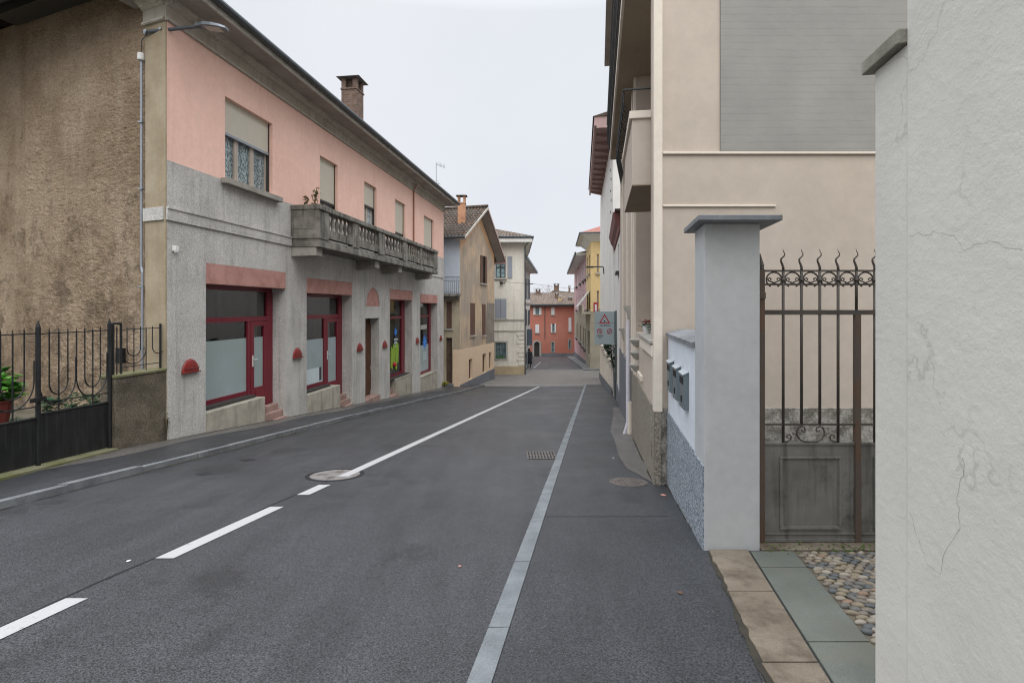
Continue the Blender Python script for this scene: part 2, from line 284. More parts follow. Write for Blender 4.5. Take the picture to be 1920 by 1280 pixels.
    M['green_cloth'] = plain('lime_green_cloth', '8fae3e', .8); M['redflower'] = plain('red_petals', 'b3202c', .6)
    M['terracotta'] = plain('terracotta_pot', '6a2f28', .8)
    def leaf(name, a, b):
        n = NB(name); oi = n.N.new('ShaderNodeNewGeometry'); c = n.mix(oi.outputs['Random Per Island'], lin(a), lin(b)); return n.done(c, .55, 0, .3)
    M['leaf'] = leaf('bright_green_leaves', '4f8a2a', '335f22'); M['leaf_dark'] = leaf('dark_green_leaves', '2d5a35', '1d3a26')
    M['ivy'] = leaf('ivy_leaves', '2f5634', '1c3522'); M['leaf_dry'] = leaf('reddish_green_leaves', '6b5234', '45522c')
    M['leaf_yellow'] = leaf('yellow_green_leaves', 'a8a02a', '7d8a26'); M['bark'] = plain('twig_bark', '4e4438', .9)
    M['twig'] = plain('bare_twigs', '8a8488', .9)
    M['castiron'] = M['castiron']
    n = NB('river_pebbles'); r = n.N.new('ShaderNodeValToRGB'); els = [('7a7268', 0), ('867b69', .2), ('6c6a65', .4), ('8f8779', .55), ('5d5f5f', .7), ('8c7563', .88), ('9a9285', 1)]
    r.color_ramp.interpolation = 'CONSTANT'; r.color_ramp.elements[0].color = (*lin(els[0][0]), 1); r.color_ramp.elements[1].color = (*lin(els[-1][0]), 1); r.color_ramp.elements[1].position = .93
    for h, p in els[1:-1]: e = r.color_ramp.elements.new(p); e.color = (*lin(h), 1)
    n.L.new(n.g.outputs['Random Per Island'], r.inputs[0]); M['pebble'] = n.done(n.mix(.4, r.outputs[0], n.ramp(n.noise(60, 3), .3, .7, (.75,)*3, (1.15,)*3), 'MULTIPLY'), .55)
    M['mortar'] = plaster('sandy_mortar', '6f675a', '575246', 5, grain=60, gstr=.6, gdist=.006)
    M['coat'] = plain('dark_coat_cloth', '23252c', .9); M['hair'] = plain('dark_hair', '1e1a18', .8); M['skin'] = plain('skin', 'a87b66', .6)
    M['weed'] = leaf('small_weeds', '55682c', '3d5226')
build_mats()

# ------------------------------------------------------------------ mesh helpers
LOC = {}
class Fr:
    """vertical plane: origin (x0,y0), unit direction s, outward normal d"""
    def __init__(s, x0, y0, dx, dy, side):
        l = math.hypot(dx, dy); s.o = (x0, y0); s.t = (dx/l, dy/l); s.n = (dy/l*side, -dx/l*side)
    def p(s, a, d, z): return (s.o[0]+s.t[0]*a+s.n[0]*d, s.o[1]+s.t[1]*a+s.n[1]*d, z)
    def at(s, u, v=None, d=0.0):
        k = (u-960)/960; ox, oy = s.o[0]+s.n[0]*d, s.o[1]+s.n[1]*d
        a = (k*oy-ox)/(s.t[0]-k*s.t[1])
        if v is None: return a
        return a, 1.6-(v-577)/960*(oy+s.t[1]*a)
    def z(s, u, v, d=0.0): return s.at(u, v, d)[1]
    def Y(s, a, d=0): return s.p(a, d, 0)[1]
    def ang(s): return math.atan2(s.t[1], s.t[0])
def g(Y):
    if Y <= 33: return -.104*Y
    if Y <= 44: return -3.432-.022*(Y-33)
    return -3.674-.067*(Y-44)
class MB:
    def __init__(s): s.v = []; s.f = []
    def add(s, vs, fs): o = len(s.v); s.v += [tuple(p) for p in vs]; s.f += [tuple(o+i for i in f) for f in fs]
    def hexa(s, b, t): s.add(list(b)+list(t), [(0, 1, 2, 3), (4, 5, 6, 7), (0, 1, 5, 4), (1, 2, 6, 5), (2, 3, 7, 6), (3, 0, 4, 7)])
    def box(s, fr, s0, s1, d0, d1, z0, z1):
        pl = [(s0, d0), (s1, d0), (s1, d1), (s0, d1)]; s.hexa([fr.p(a, d, z0) for a, d in pl], [fr.p(a, d, z1) for a, d in pl]); return s
    def xbox(s, x0, x1, y0, y1, z0, z1):
        pl = [(x0, y0), (x1, y0), (x1, y1), (x0, y1)]; s.hexa([(a, b, z0) for a, b in pl], [(a, b, z1) for a, b in pl]); return s
    def prism(s, pts, vec):
        n = len(pts); q = [tuple(Vector(p)+Vector(vec)) for p in pts]
        s.add(list(pts)+q, [tuple(range(n)), tuple(range(n, 2*n))]+[(i, (i+1) % n, n+(i+1) % n, n+i) for i in range(n)]); return s
    def fprism(s, fr, pts, d0, d1):
        a = [fr.p(p[0], d0, p[1]) for p in pts]; b = [fr.p(p[0], d1, p[1]) for p in pts]; n = len(pts)
        s.add(a+b, [tuple(range(n)), tuple(range(n, 2*n))]+[(i, (i+1) % n, n+(i+1) % n, n+i) for i in range(n)]); return s
    def sweep(s, fr, prof, s0, s1):
        """profile in (d,z) extruded along s"""
        n = len(prof); a = [fr.p(s0, d, z) for d, z in prof]; b = [fr.p(s1, d, z) for d, z in prof]
        s.add(a+b, [tuple(range(n)), tuple(range(n, 2*n))]+[(i, (i+1) % n, n+(i+1) % n, n+i) for i in range(n)]); return s
    def plan(s, pts, z0, z1):
        n = len(pts); f = lambda z, p: (z(p[1]) if callable(z) else z)
        s.add([(p[0], p[1], f(z0, p)) for p in pts]+[(p[0], p[1], f(z1, p)) for p in pts],
              [tuple(range(n)), tuple(range(n, 2*n))]+[(i, (i+1) % n, n+(i+1) % n, n+i) for i in range(n)]); return s
    def tube(s, pts, r, n=8, r2=None):
        pts = [Vector(p) for p in pts]; m = len(pts); base = len(s.v); prev = None
        for i, p in enumerate(pts):
            t = (pts[min(i+1, m-1)]-pts[max(i-1, 0)]).normalized()
            if prev is None: a = t.orthogonal().normalized()
            else: a = (prev-t*prev.dot(t)).normalized()
            prev = a; b = t.cross(a); rr = r if r2 is None else r+(r2-r)*i/(m-1)
            for k in range(n): an = 2*math.pi*k/n+math.pi/n; s.v.append(tuple(p+(a*math.cos(an)+b*math.sin(an))*rr))
        for i in range(m-1):
            for k in range(n): s.f.append((base+i*n+k, base+i*n+(k+1) % n, base+(i+1)*n+(k+1) % n, base+(i+1)*n+k))
        s.f.append(tuple(base+k for k in range(n))); s.f.append(tuple(base+(m-1)*n+k for k in range(n))); return s
    def lathe(s, c, prof, n=16, axis='z', M=None):
        base = len(s.v); m = len(prof)
        for r, z in prof:
            for k in range(n):
                a = 2*math.pi*k/n; p = Vector((r*math.cos(a), r*math.sin(a), z))
                if M: p = M @ p
                s.v.append(tuple(Vector(c)+p))
        for i in range(m-1):
            for k in range(n): s.f.append((base+i*n+k, base+i*n+(k+1) % n, base+(i+1)*n+(k+1) % n, base+(i+1)*n+k))
        s.f.append(tuple(base+k for k in range(n))); s.f.append(tuple(base+(m-1)*n+k for k in range(n))); return s
    def build_each(s, name, mat, parent, **kw):
        par = list(range(len(s.v)))
        def find(i):
            while par[i] != i: par[i] = par[par[i]]; i = par[i]
            return i
        for f in s.f:
            for i in f[1:]: par[find(i)] = find(f[0])
        gr = {}
        for f in s.f: gr.setdefault(find(f[0]), []).append(f)
        out = []
        for fs in gr.values():
            m = MB(); ids = sorted({i for f in fs for i in f}); mp = {i: k for k, i in enumerate(ids)}
            m.v = [s.v[i] for i in ids]; m.f = [tuple(mp[i] for i in f) for f in fs]; out.append(m.build(name, mat, parent, **kw))
        return out
    def build(s, name, mat, parent=None, origin=None, bev=0, smooth=False, kind=None):
        off = Vector(LOC.get(parent.name, (0, 0, 0))) if parent else Vector(origin or (0, 0, 0))
        me = bpy.data.meshes.new(name); me.from_pydata([tuple(Vector(p)-off) for p in s.v], [], s.f)
        bm = bmesh.new(); bm.from_mesh(me); bmesh.ops.recalc_face_normals(bm, faces=bm.faces); bm.to_mesh(me); bm.free()
        o = bpy.data.objects.new(name, me); C.collection.objects.link(o); me.materials.append(MATS[mat] if isinstance(mat, str) else mat)
        if parent: o.parent = parent; LOC[o.name] = tuple(off)
        else: o.location = off; LOC[o.name] = tuple(off)
        if bev: b = o.modifiers.new('bevel', 'BEVEL'); b.width = bev; b.segments = 2; b.limit_method = 'ANGLE'
        if smooth:
            for p in me.polygons: p.use_smooth = True
        if kind: o['kind'] = kind
        return o
def thing(name, label, cat, loc, group=None):
    o = bpy.data.objects.new(name, None); C.collection.objects.link(o); o.location = loc; LOC[o.name] = tuple(loc)
    o.empty_display_size = .2; return tag(o, label, cat, group)
def tag(o, label, cat, group=None):
    o['label'] = label; o['category'] = cat
    if group: o['group'] = group
    return o
def copy_tree(o, parent=None):
    c = o.copy(); C.collection.objects.link(c); c.parent = parent
    for ch in list(o.children): copy_tree(ch, c)
    return c
def wall(mb, fr, s0, s1, z0, z1, holes=(), d=0.0, th=.35):
    """wall with rectangular openings and their reveals; holes (s0,s1,z0,z1)"""
    xs = sorted({s0, s1, *[min(max(h[i], s0), s1) for h in holes for i in (0, 1)]}); zs = sorted({z0, z1, *[min(max(h[i], z0), z1) for h in holes for i in (2, 3)]})
    for i in range(len(xs)-1):
        for j in range(len(zs)-1):
            cx, cz = (xs[i]+xs[i+1])/2, (zs[j]+zs[j+1])/2
            if any(h[0] < cx < h[1] and h[2] < cz < h[3] for h in holes): continue
            for dd in (d, d-th): mb.add([fr.p(xs[i], dd, zs[j]), fr.p(xs[i+1], dd, zs[j]), fr.p(xs[i+1], dd, zs[j+1]), fr.p(xs[i], dd, zs[j+1])], [(0, 1, 2, 3)])
    def q(a, b): mb.add([fr.p(a[0], d, a[1]), fr.p(b[0], d, b[1]), fr.p(b[0], d-th, b[1]), fr.p(a[0], d-th, a[1])], [(0, 1, 2, 3)])
    for h in list(holes)+[(s0, s1, z0, z1)]:
        a0, a1, b0, b1 = max(h[0], s0), min(h[1], s1), max(h[2], z0), min(h[3], z1)
        if (a0, a1, b0, b1) != (s0, s1, z0, z1) or h == (s0, s1, z0, z1):
            q((a0, b0), (a0, b1)); q((a1, b0), (a1, b1)); q((a0, b1), (a1, b1)); q((a0, b0), (a1, b0))
    return mb
def frame_rect(mb, fr, s0, s1, z0, z1, d0, d1, w):
    mb.box(fr, s0, s1, d0, d1, z1-w, z1); mb.box(fr, s0, s1, d0, d1, z0, z0+w)
    mb.box(fr, s0, s0+w, d0, d1, z0+w, z1-w); mb.box(fr, s1-w, s1, d0, d1, z0+w, z1-w); return mb
def roof_patch(mb, e0, e1, r0, r1, pitch=.24, row=.4, amp=.045, th=.1):
    """pantile sheet between eave e0-e1 and ridge r0-r1"""
    e0, e1, r0, r1 = map(Vector, (e0, e1, r0, r1)); w = (e1-e0).length; h = ((r0-e0).length+(r1-e1).length)/2
    nc = max(2, int(w/pitch))*4; nr = max(1, int(h/row)); nrm = (e1-e0).cross(r0-e0).normalized()
    if nrm.z < 0: nrm = -nrm
    base = len(mb.v); rows = []
    for j in range(nr):
        for e in (0, 1): rows.append(((j+e)/nr, .0 if e else .035))
    for t, lift in rows:
        for i in range(nc+1):
            a = i/nc; p = (e0.lerp(e1, a)).lerp(r0.lerp(r1, a), t)+nrm*(lift+amp*math.sin(2*math.pi*i/4)); mb.v.append(tuple(p))
    n = nc+1
    for j in range(len(rows)-1):
        for i in range(nc): mb.f.append((base+j*n+i, base+j*n+i+1, base+(j+1)*n+i+1, base+(j+1)*n+i))
    dn = nrm*-(th); mb.hexa([e0+dn*1.6, e1+dn*1.6, r1+dn*1.6, r0+dn*1.6], [e0+dn*.6, e1+dn*.6, r1+dn*.6, r0+dn*.6]); return mb
def leaves(mb, pts, n, spread, size, flat=0.0, rnd=random):
    for _ in range(n):
        c = Vector(rnd.choice(pts)); p = c+Vector([rnd.gauss(0, s) for s in spread]); r = size*rnd.uniform(.6, 1.3)
        a = Vector([rnd.gauss(0, 1) for _ in range(3)]).normalized(); b = a.orthogonal().normalized()
        if flat: a = Vector((rnd.gauss(0, 1), rnd.gauss(0, 1), .2*rnd.gauss(0, 1))).normalized(); b = a.cross(Vector((rnd.gauss(0, .3), rnd.gauss(0, .3), 1))).normalized()
        n_ = a.cross(b)*.18*r
        mb.add([p-a*r, p-b*r*.45-n_*.2, p+a*r, p+b*r*.45-n_*.2, p+n_], [(0, 1, 4), (1, 2, 4), (2, 3, 4), (3, 0, 4)])
    return mb

# ================================================================== GROUND
def strip(name, mat, edge0, edge1, dz0, dz1=None, ys=None, kind='structure', thick=0.0):
    """ribbon along the street between x=edge0(y) and x=edge1(y) at g(y)+dz"""
    mb = MB(); dz1 = dz0 if dz1 is None else dz1; n = len(ys)
    for y in ys: mb.v += [(edge0(y), y, g(y)+dz0), (edge1(y), y, g(y)+dz1)]
    for i in range(n-1): mb.f.append((2*i, 2*i+1, 2*i+3, 2*i+2))
    if thick:
        for y in ys: mb.v += [(edge0(y), y, g(y)+dz0-thick), (edge1(y), y, g(y)+dz1-thick)]
        o = 2*n
        for i in range(n-1):
            mb.f += [(2*i, 2*i+2, o+2*i+2, o+2*i), (2*i+1, o+2*i+1, o+2*i+3, 2*i+3), (o+2*i, o+2*i+2, o+2*i+3, o+2*i+1)]
        mb.f += [(0, 1, o+1, o), (2*n-2, o+2*n-2, o+2*n-1, 2*n-1)]
    return mb.build(name, mat, kind=kind)
def interp(tab):
    def f(y):
        if y <= tab[0][0]: (a, b), (c, d) = tab[0], tab[1]
        elif y >= tab[-1][0]: (a, b), (c, d) = tab[-2], tab[-1]
        else:
            for i in range(len(tab)-1):
                if tab[i][0] <= y <= tab[i+1][0]: (a, b), (c, d) = tab[i], tab[i+1]; break
        return b+(d-b)*(y-a)/(c-a)
    return f
KL = interp([(-20, -9.3), (5.5, -5.52), (9.1, -5.07), (12.1, -4.72), (17.9, -3.95), (25.2, -2.68), (33.0, -1.75)])
KR = lambda y: -.6+.16*y
rng = lambda a, b, st: [a+(b-a)*i/max(1, int((b-a)/st)) for i in range(max(1, int((b-a)/st))+1)]
mb = MB()
ysg = sorted(set(rng(-40, 33, 3)+rng(33, 44, 3)+rng(44, 400, 12)))
for y in ysg: mb.v += [(-250, y, g(y)-.03), (250, y, g(y)-.03)]
for i in range(len(ysg)-1): mb.f.append((2*i, 2*i+1, 2*i+3, 2*i+2))
mb.build('ground', 'ground', kind='structure')
strip('road', 'asphalt', KL, KR, 0, ys=rng(-12, 33, 1.5))
strip('crossing_paving', 'setts', lambda y: -14, lambda y: 16, 0, ys=rng(33.35, 44, 2))
strip('stone_band', 'kerb', lambda y: -2.6, lambda y: 6.1, .006, ys=[33.0, 33.35]).data.materials[0] = MATS['kerb_pale']
strip('stone_band', 'kerb_old', lambda y: -2.0, lambda y: 6.2, .006, ys=[36.6, 36.8])
strip('far_road', 'asphalt_dark', lambda y: -.6+.096*(y-44)-.4, lambda y: 6.6+.085*(y-44), .004, ys=rng(44.003, 84, 4))
strip('far_sidewalk', 'asphalt_old', lambda y: -3, lambda y: 1.3+.08*(y-44), .06, ys=rng(44.01, 60, 4))
# sidewalks with kerbs
strip('sidewalk_right', 'asphalt_side', lambda y: KR(y)+.12, lambda y: 5+.168*y, .085, .085, ys=rng(-12, 33, 1.5), thick=.3)
strip('sidewalk_left', 'asphalt_side', lambda y: -12 if y < 29 else -8, lambda y: KL(y)-.13, .085, .085, ys=rng(-12, 33, 1.5), thick=.3)
strip('sidewalk_left_edge_patch', 'asphalt_old', lambda y: -7.0+.155*(y-6) if y < 9 else -6.7+.1385*(y-9.8), lambda y: -6.1+.1385*(y-9.8)+.1*math.sin(y*1.7), .089, .089, ys=rng(7, 29.3, .5))
# kerb stones: one strip each, built of stones with joints
def kerb(name, mat, x, w, y0, y1, rough):
    rnd = random.Random(3); mb = MB(); y = y0
    while y < y1:
        l = rnd.uniform(.8, 1.15) if rough else rnd.uniform(.95, 1.05); n = 4; a = y+.004; b = min(y+l, y1)-.004; jit = rnd.uniform(-.012, .012)*rough; jz = rnd.uniform(-.012, .01)*rough
        for k in range(n):
            ya, yb = a+(b-a)*k/n, a+(b-a)*(k+1)/n
            mb.hexa([(x(ya)+jit, ya, g(ya)-.2), (x(ya)+w+jit, ya, g(ya)-.2), (x(yb)+w+jit, yb, g(yb)-.2), (x(yb)+jit, yb, g(yb)-.2)],
                    [(x(ya)+jit, ya, g(ya)+.088+jz), (x(ya)+w+jit, ya, g(ya)+.092+jz), (x(yb)+w+jit, yb, g(yb)+.092+jz), (x(yb)+jit, yb, g(yb)+.088+jz)])
        y += l
    me = mb.build(name, mat, kind='structure'); bm = bmesh.new(); bm.from_mesh(me.data); bmesh.ops.remove_doubles(bm, verts=bm.verts, dist=.0005)
    bm.to_mesh(me.data); bm.free(); return me
kerb('kerb_right', 'kerb', lambda y: KR(y), .118, -4, 33, 0)
kerb('kerb_left', 'kerb_old', lambda y: KL(y)-.13, .13, -4, 33, 1)
# lighter asphalt patch along the right wall
edge = [(16.7, 3.3), (13.5, 2.66), (11.1, 2.13), (9.9, 1.98), (8.2, 1.71), (7.24, 1.62), (6.82, 1.69), (6.15, 1.79)]
pts = [(x, y) for y, x in edge]+[(.72+.168*y, y) for y in (6.2, 8, 10, 12, 14, 16.7)]
mb = MB(); top = [(x, y, g(y)+.089) for x, y in pts]; mb.add(top, [tuple(range(len(top)))])
bmp = mb.build('sidewalk_patch', 'asphalt_old', kind='structure')
# markings
CL = lambda y: -3.49+.1617*y
def dash(y0, y1):
    return strip('road_marking', 'paint', lambda y: CL(y)-.075, lambda y: CL(y)+.075, .005, ys=rng(y0, y1, 3))
dash(.3, 3.45); dash(4.15, 5.62); dash(6.12, 6.62); dash(7.1, 32.3)
strip('road_marking', 'paint', lambda y: 1.9+.1*(y-46), lambda y: 2.02+.1*(y-46), .010, ys=rng(46, 60, 3))
strip('road_seam', 'seam', lambda y: CL(y)-.085+.02*math.sin(y*3)-.012, lambda y: CL(y)-.085+.02*math.sin(y*3)+.010, .003, ys=rng(1, 8, .15))

def dirt(name, x, side, y0, y1, wmax, dz, seed):
    rn = random.Random(seed); mb = MB(); y = y0; w_ = wmax*.4
    while y < y1:
        w_ = min(wmax, max(.004, w_+rn.uniform(-.35, .35)*wmax)); mb.v += [(x(y)-side*.02, y, g(y)+dz+.006), (x(y)+side*w_, y, g(y)+dz)]; y += rn.uniform(.04, .12)
    n = len(mb.v)//2
    for i in range(n-1): mb.f.append((2*i, 2*i+1, 2*i+3, 2*i+2))
    mb.build(name, 'dirt', kind='structure')
dirt('wall_foot_dirt', lambda y: .845+.17*y, -1, 4.5, 6.3, .05, .089, 1); dirt('wall_foot_dirt', lambda y: .715+.168*y, -1, 6.3, 16, .05, .0905, 2)
dirt('wall_foot_dirt', lambda y: -6.6+.1375*(y-9.8), 1, 9.8, 29, .06, .0905, 3); dirt('wall_foot_dirt', lambda y: .725+.207*y, -1, .5, 4.1, .05, .089, 4)
dirt('kerb_dirt', KL, 1, 3, 30, .07, .004, 5); dirt('kerb_dirt', KR, -1, -1, 30, .03, .004, 6)
def lateral(y0, seed):
    rn = random.Random(seed); mb = MB(); x = KR(y0)+.12; k = 0
    while x < .72+.168*y0: w_ = .006*rn.uniform(.6, 1.6); yy = y0+rn.uniform(-.006, .006); mb.v += [(x, yy-w_, g(yy-w_)+.087), (x, yy+w_, g(yy+w_)+.087)]; x += .08; k += 1
    for i in range(k-1): mb.f.append((2*i, 2*i+2, 2*i+3, 2*i+1))
    mb.build('pavement_joint', 'seam', kind='structure')
lateral(5.0, 3); lateral(9.2, 4)
# manhole cover in the road (on the slope)
def slope_obj(o, x, y, dz):
    o.location = (x, y, g(y)+dz); o.rotation_euler = (math.atan(-.104), 0, 0); return o
def disc(mb, r, z0, z1, n=40): mb.lathe((0, 0, 0), [(r, z0), (r, z1)], n)
mh = thing('manhole_cover', 'round cast iron manhole cover with pale concrete centre under the white centre line', 'manhole cover', (0, 0, 0))
mb = MB(); mb.lathe((0, 0, 0), [(.39, -.04), (.40, .003), (.345, .003), (.345, -.02)], 48); mb.build('rim', 'black', mh)
mb = MB(); disc(mb, .335, -.03, .0035, 48); mb.build('cover_plate', 'castlight', mh)
mb = MB()
for a in (0, 1, 2, 3):
    c, s_ = math.cos(a*math.pi/2), math.sin(a*math.pi/2)
    def R(x, y): return (x*c-y*s_, x*s_+y*c)
    q = [R(.10, -.05), R(.24, -.06), R(.26, 0), R(.24, .06), R(.10, .05)]; mb.plan(q, .001, .0045)
    q = [R(.26, -.012), R(.335, -.012), R(.335, .012), R(.26, .012)]; mb.plan(q, .001, .0042)
mb.build('cross_recess', 'castiron', mh); slope_obj(mh, -2.49, 7.21, .002)
mh.location.z = g(7.21)+.0
m2 = thing('manhole_cover', 'small dark worn manhole cover set in the right pavement', 'manhole cover', (0, 0, 0))
mb = MB(); mb.lathe((0, 0, 0), [(.235, -.04), (.235, .002), (.215, .002), (.215, -.02)], 40); mb.build('rim', 'castiron', m2)
mb = MB(); disc(mb, .21, -.03, .002, 40)
for k in range(-3, 4):
    for j in range(-3, 4):
        if k*k+j*j < 11: mb.plan([(k*.055-.02, j*.055-.012), (k*.055+.02, j*.055-.012), (k*.055+.02, j*.055+.012), (k*.055-.02, j*.055+.012)], .001, .008)
mb.build('cover_plate', 'castiron', m2); slope_obj(m2, 1.46, 6.42, .088)
gr = thing('drain_grate', 'slotted cast iron drain grate in the road against the right kerb', 'drain grate', (0, 0, 0))
mb = MB(); mb.plan([(-.25, -.33), (.25, -.33), (.25, .33), (-.25, .33)], -.05, .0015); mb.build('pit', 'black', gr)
mb = MB()
mb.plan([(-.25, -.33), (.25, -.33), (.25, -.29), (-.25, -.29)], -.02, .008); mb.plan([(-.25, .29), (.25, .29), (.25, .33), (-.25, .33)], -.02, .008)
mb.plan([(-.25, -.02), (.25, -.02), (.25, .02), (-.25, .02)], -.02, .0075)
for k in range(10): x = -.25+.0515*k; mb.plan([(x, -.29), (x+.026, -.29), (x+.026, .29), (x, .29)], -.02, .008)
mb.build('bars', 'castiron', gr); slope_obj(gr, .5, 8.68, .004)
for (u, v, w) in ((382, 888, .22), (465, 862, .25)):
    y = 1536/(v-677); x = (u-960)/960*y; mb = MB(); k = 14
    mb.add([(w/2*math.cos(2*math.pi*i/k)*(1+.2*math.sin(i*2.1)), .09*math.sin(2*math.pi*i/k)*(1+.3*math.cos(i*1.7)), 0) for i in range(k)], [tuple(range(k))])
    o = mb.build('tar_patch', 'seam', kind='structure'); slope_obj(o, x, y, .003)

# threshold paving by the gate (right)
SZ = lambda y: g(y)+.086
def slab(name, mat, xl, xr, y0, y1, h=.012, jag=0):
    rnd = random.Random(int(y0*100)); n = 10; L_ = []; R_ = []
    for i in range(n+1):
        y = y0+(y1-y0)*i/n; L_.append((xl(y)+(rnd.uniform(-jag, jag)), y)); R_.append((xr(y), y))
    return MB().plan(L_+R_[::-1], lambda y: SZ(y)-.1, lambda y: SZ(y)+h).build(name, mat, kind='structure', bev=.004)
bl, br = (lambda y: .725+.207*y), (lambda y: .94+.23*y)
gl, gr_ = (lambda y: .955+.23*y), (lambda y: 1.27+.236*y)
for y0, y1 in ((.4, 1.6), (1.61, 2.55), (2.56, 3.34), (3.35, 4.08)): slab('granite_slab', 'slab_beige', bl, br, y0, y1, .016, .012)
for y0, y1 in ((.6, 1.7), (1.71, 2.74), (2.75, 3.73), (3.74, 4.05)): slab('stone_slab', 'slab_grey', gl, gr_, y0, y1, .014)
slab('threshold_stone', 'slab_beige', lambda y: 1.99, lambda y: 2.72, 4.07, 4.36, .018); slab('threshold_stone', 'slab_beige', lambda y: 2.73, lambda y: 3.7, 4.07, 4.36, .018)
MB().plan([(gr_(2), 2), (4.2, 2), (4.2, 4.06), (gr_(4.06), 4.06)], lambda y: SZ(y)-.1, lambda y: SZ(y)+.004).build('cobble_bed', 'mortar', kind='structure')
def cobbles():
    mb = MB(); rnd = random.Random(11); bmx = bmesh.new(); bmesh.ops.create_icosphere(bmx, subdivisions=2, radius=1); base = [v.co.copy() for v in bmx.verts]; fs = [[v.index for v in f.verts] for f in bmx.faces]; bmx.free()
    y = 2.05; r_ = 0
    while y < 4.0:
        x = gr_(y)+.04+(r_ % 2)*.035
        while x < 4.0:
            if x < .75*y+.15:
                sx, sy, sz = rnd.uniform(.030, .042), rnd.uniform(.021, .028), rnd.uniform(.014, .022); an = rnd.gauss(0, .35); px, py = x+rnd.gauss(0, .005), y+rnd.gauss(0, .004)
                ca, sa = math.cos(an), math.sin(an); ph = rnd.random()*6
                vs = []
                for c in base:
                    q = 1+.1*math.sin(3*c.x+ph)+.08*math.sin(4*c.y+ph*2); X, Y_, Z_ = c.x*sx*q, c.y*sy*q, c.z*sz
                    vs.append((px+X*ca-Y_*sa, py+X*sa+Y_*ca, SZ(py)+.010+Z_-(Y_)*.104))
                mb.add(vs, fs)
            x += .073
        y += .05; r_ += 1
    return mb.build('cobblestones', 'pebble', kind='stuff', smooth=True)
co = cobbles(); co['label'] = 'rounded river cobblestones in mortar between the stone slabs and the iron gate'
# small weeds along the wall foot
rnd = random.Random(5)
def weeds(name, pts, n, label):
    mb = MB(); leaves(mb, pts, n, (.03, .05, .012), .014, rnd=rnd); o = mb.build(name, 'weed', kind='stuff'); o['label'] = label
weeds('moss', [(2.05+.1*k, 4.08, SZ(4.08)+.02) for k in range(10)], 160, 'moss and tiny weeds along the gate threshold')

# ================================================================== PINK BUILDING
F = Fr(-6.6, 9.8, .1375, 1, 1)
SD = Fr(-6.6, 9.8, -2.56, 1, -1)
pb = thing('pink_building', 'two storey building with pink plaster above grey render and burgundy shop windows', 'building', (-6.6, 9.8, g(9.8)))
L = 19.7
def FS(u): return F.at(u)
shops = [  # (u0,u1, top z, low wall: s range and top z, door side)
    dict(u=(386, 535), top=2.55, wall=(386, 497), wz=-.62, mull=.665, frost=.85, zb=-.45),
    dict(u=(575, 660), top=2.47, wall=(575, 638), wz=-.92, mull=.60, frost=.62, zb=-.78),
    dict(u=(731, 773), top=2.39, wall=(745, 773), wz=-1.47, mull=None, frost=None, zb=-1.2),
    dict(u=(788, 820), top=2.29, wall=(788, 820), wz=-1.85, mull=None, frost=-.35, zb=-1.7)]
zb = -4.2
holes = []
for sh in shops: holes.append((FS(sh['u'][0]), FS(sh['u'][1]), -5, sh['top']))
dr = (FS(685), FS(711)); holes.append((dr[0], dr[1], -5, 1.21))
mb = MB(); wall(mb, F, .14, L, zb, 4.43, holes, 0, .42); mb.box(F, 0, .14, -.04, 0, zb, 4.43); mb.build('lower_wall', 'grey_render', pb)
# windows upstairs
ups = [(422, 511, 4.47, 6.31, 5.56), (600, 633, 3.95, 6.22, 4.94), (683, 706, 3.95, 6.22, 5.43), (741, 760, 3.95, 6.22, 4.88), (795, 813, 4.47, 6.25, 4.78)]
uh = [(FS(a), FS(b), z0, z1) for a, b, z0, z1, _ in ups]
mb = MB(); wall(mb, F, .14, L, 4.43, 7.08, [h for h in uh], 0, .25); mb.box(F, 0, .14, -.04, 0, 4.43, 7.08)
mb.build('upper_wall', 'pink', pb)['label'] = 'pink plastered upper wall'
# holes reaching below the colour change get their grey surround cut by the balcony slab door zone
# string course
mb = MB(); bs0, bs1 = F.at(545), F.at(820, d=.8)
mb.box(F, -.03, bs0, 0, .035, 3.28, 3.53); mb.box(F, bs1+.02, L, 0, .035, 3.28, 3.5); mb.box(F, -.03, bs0, .035, .055, 3.50, 3.53)
mb.box(SD, .031, .60, .03, .065, 3.28, 3.53); mb.build_each('string_course', 'grey_render', pb)
# rest of the body: side, back, roof
wl = 8.0
mb = MB(); wall(mb, SD, .58, 4.7, -1.6, 9.2, [], -.10, .3); wall(mb, SD, 4.7, wl+3, -1.6, 8.2, [], -.18, .3)
def relief(mb, fr, s0, s1, z0, z1, st, amp, sc, d=0):
    from mathutils import noise as NZ
    ns, nz = int((s1-s0)/st), int((z1-z0)/st); b = len(mb.v)
    for j in range(nz+1):
        for i in range(ns+1):
            a, z = s0+(s1-s0)*i/ns, z0+(z1-z0)*j/nz; q = Vector((a*sc*.8, z*sc*1.3, 3.1))
            h = NZ.fractal(q, .9, 2.1, 5)*.5+.35*(1-abs(NZ.noise(q*2.3+Vector((NZ.noise(q)*1.5, 0, 0))))*2)
            rough_ = .55+.45*min(1, max(0, NZ.noise(Vector((a*.6, z*.5, 9)))*1.5+.5+(4-z)*.08))
            mb.v.append(fr.p(a, d-.05+h*amp*rough_*.9, z))
    for j in range(nz):
        for i in range(ns): k = b+j*(ns+1)+i; mb.f.append((k, k+1, k+ns+2, k+ns+1))
relief(mb, SD, .575, 4.72, -1.0, 8.6, .028, .034, 5.5)
bw = mb.build('side_wall', 'brown', pb); bw['label'] = 'rough stained brown side wall'
mb = MB(); mb.box(SD, 0.004, .58, -.02, .03, -1.6, 7.08); mb.build('corner_pilaster', 'corner_beige', pb)
back = [F.p(0.3, -.5, 0), F.p(L-.01, -.43, 0), F.p(L-.01, -9, 0), F.p(.3, -9.5, 0)]
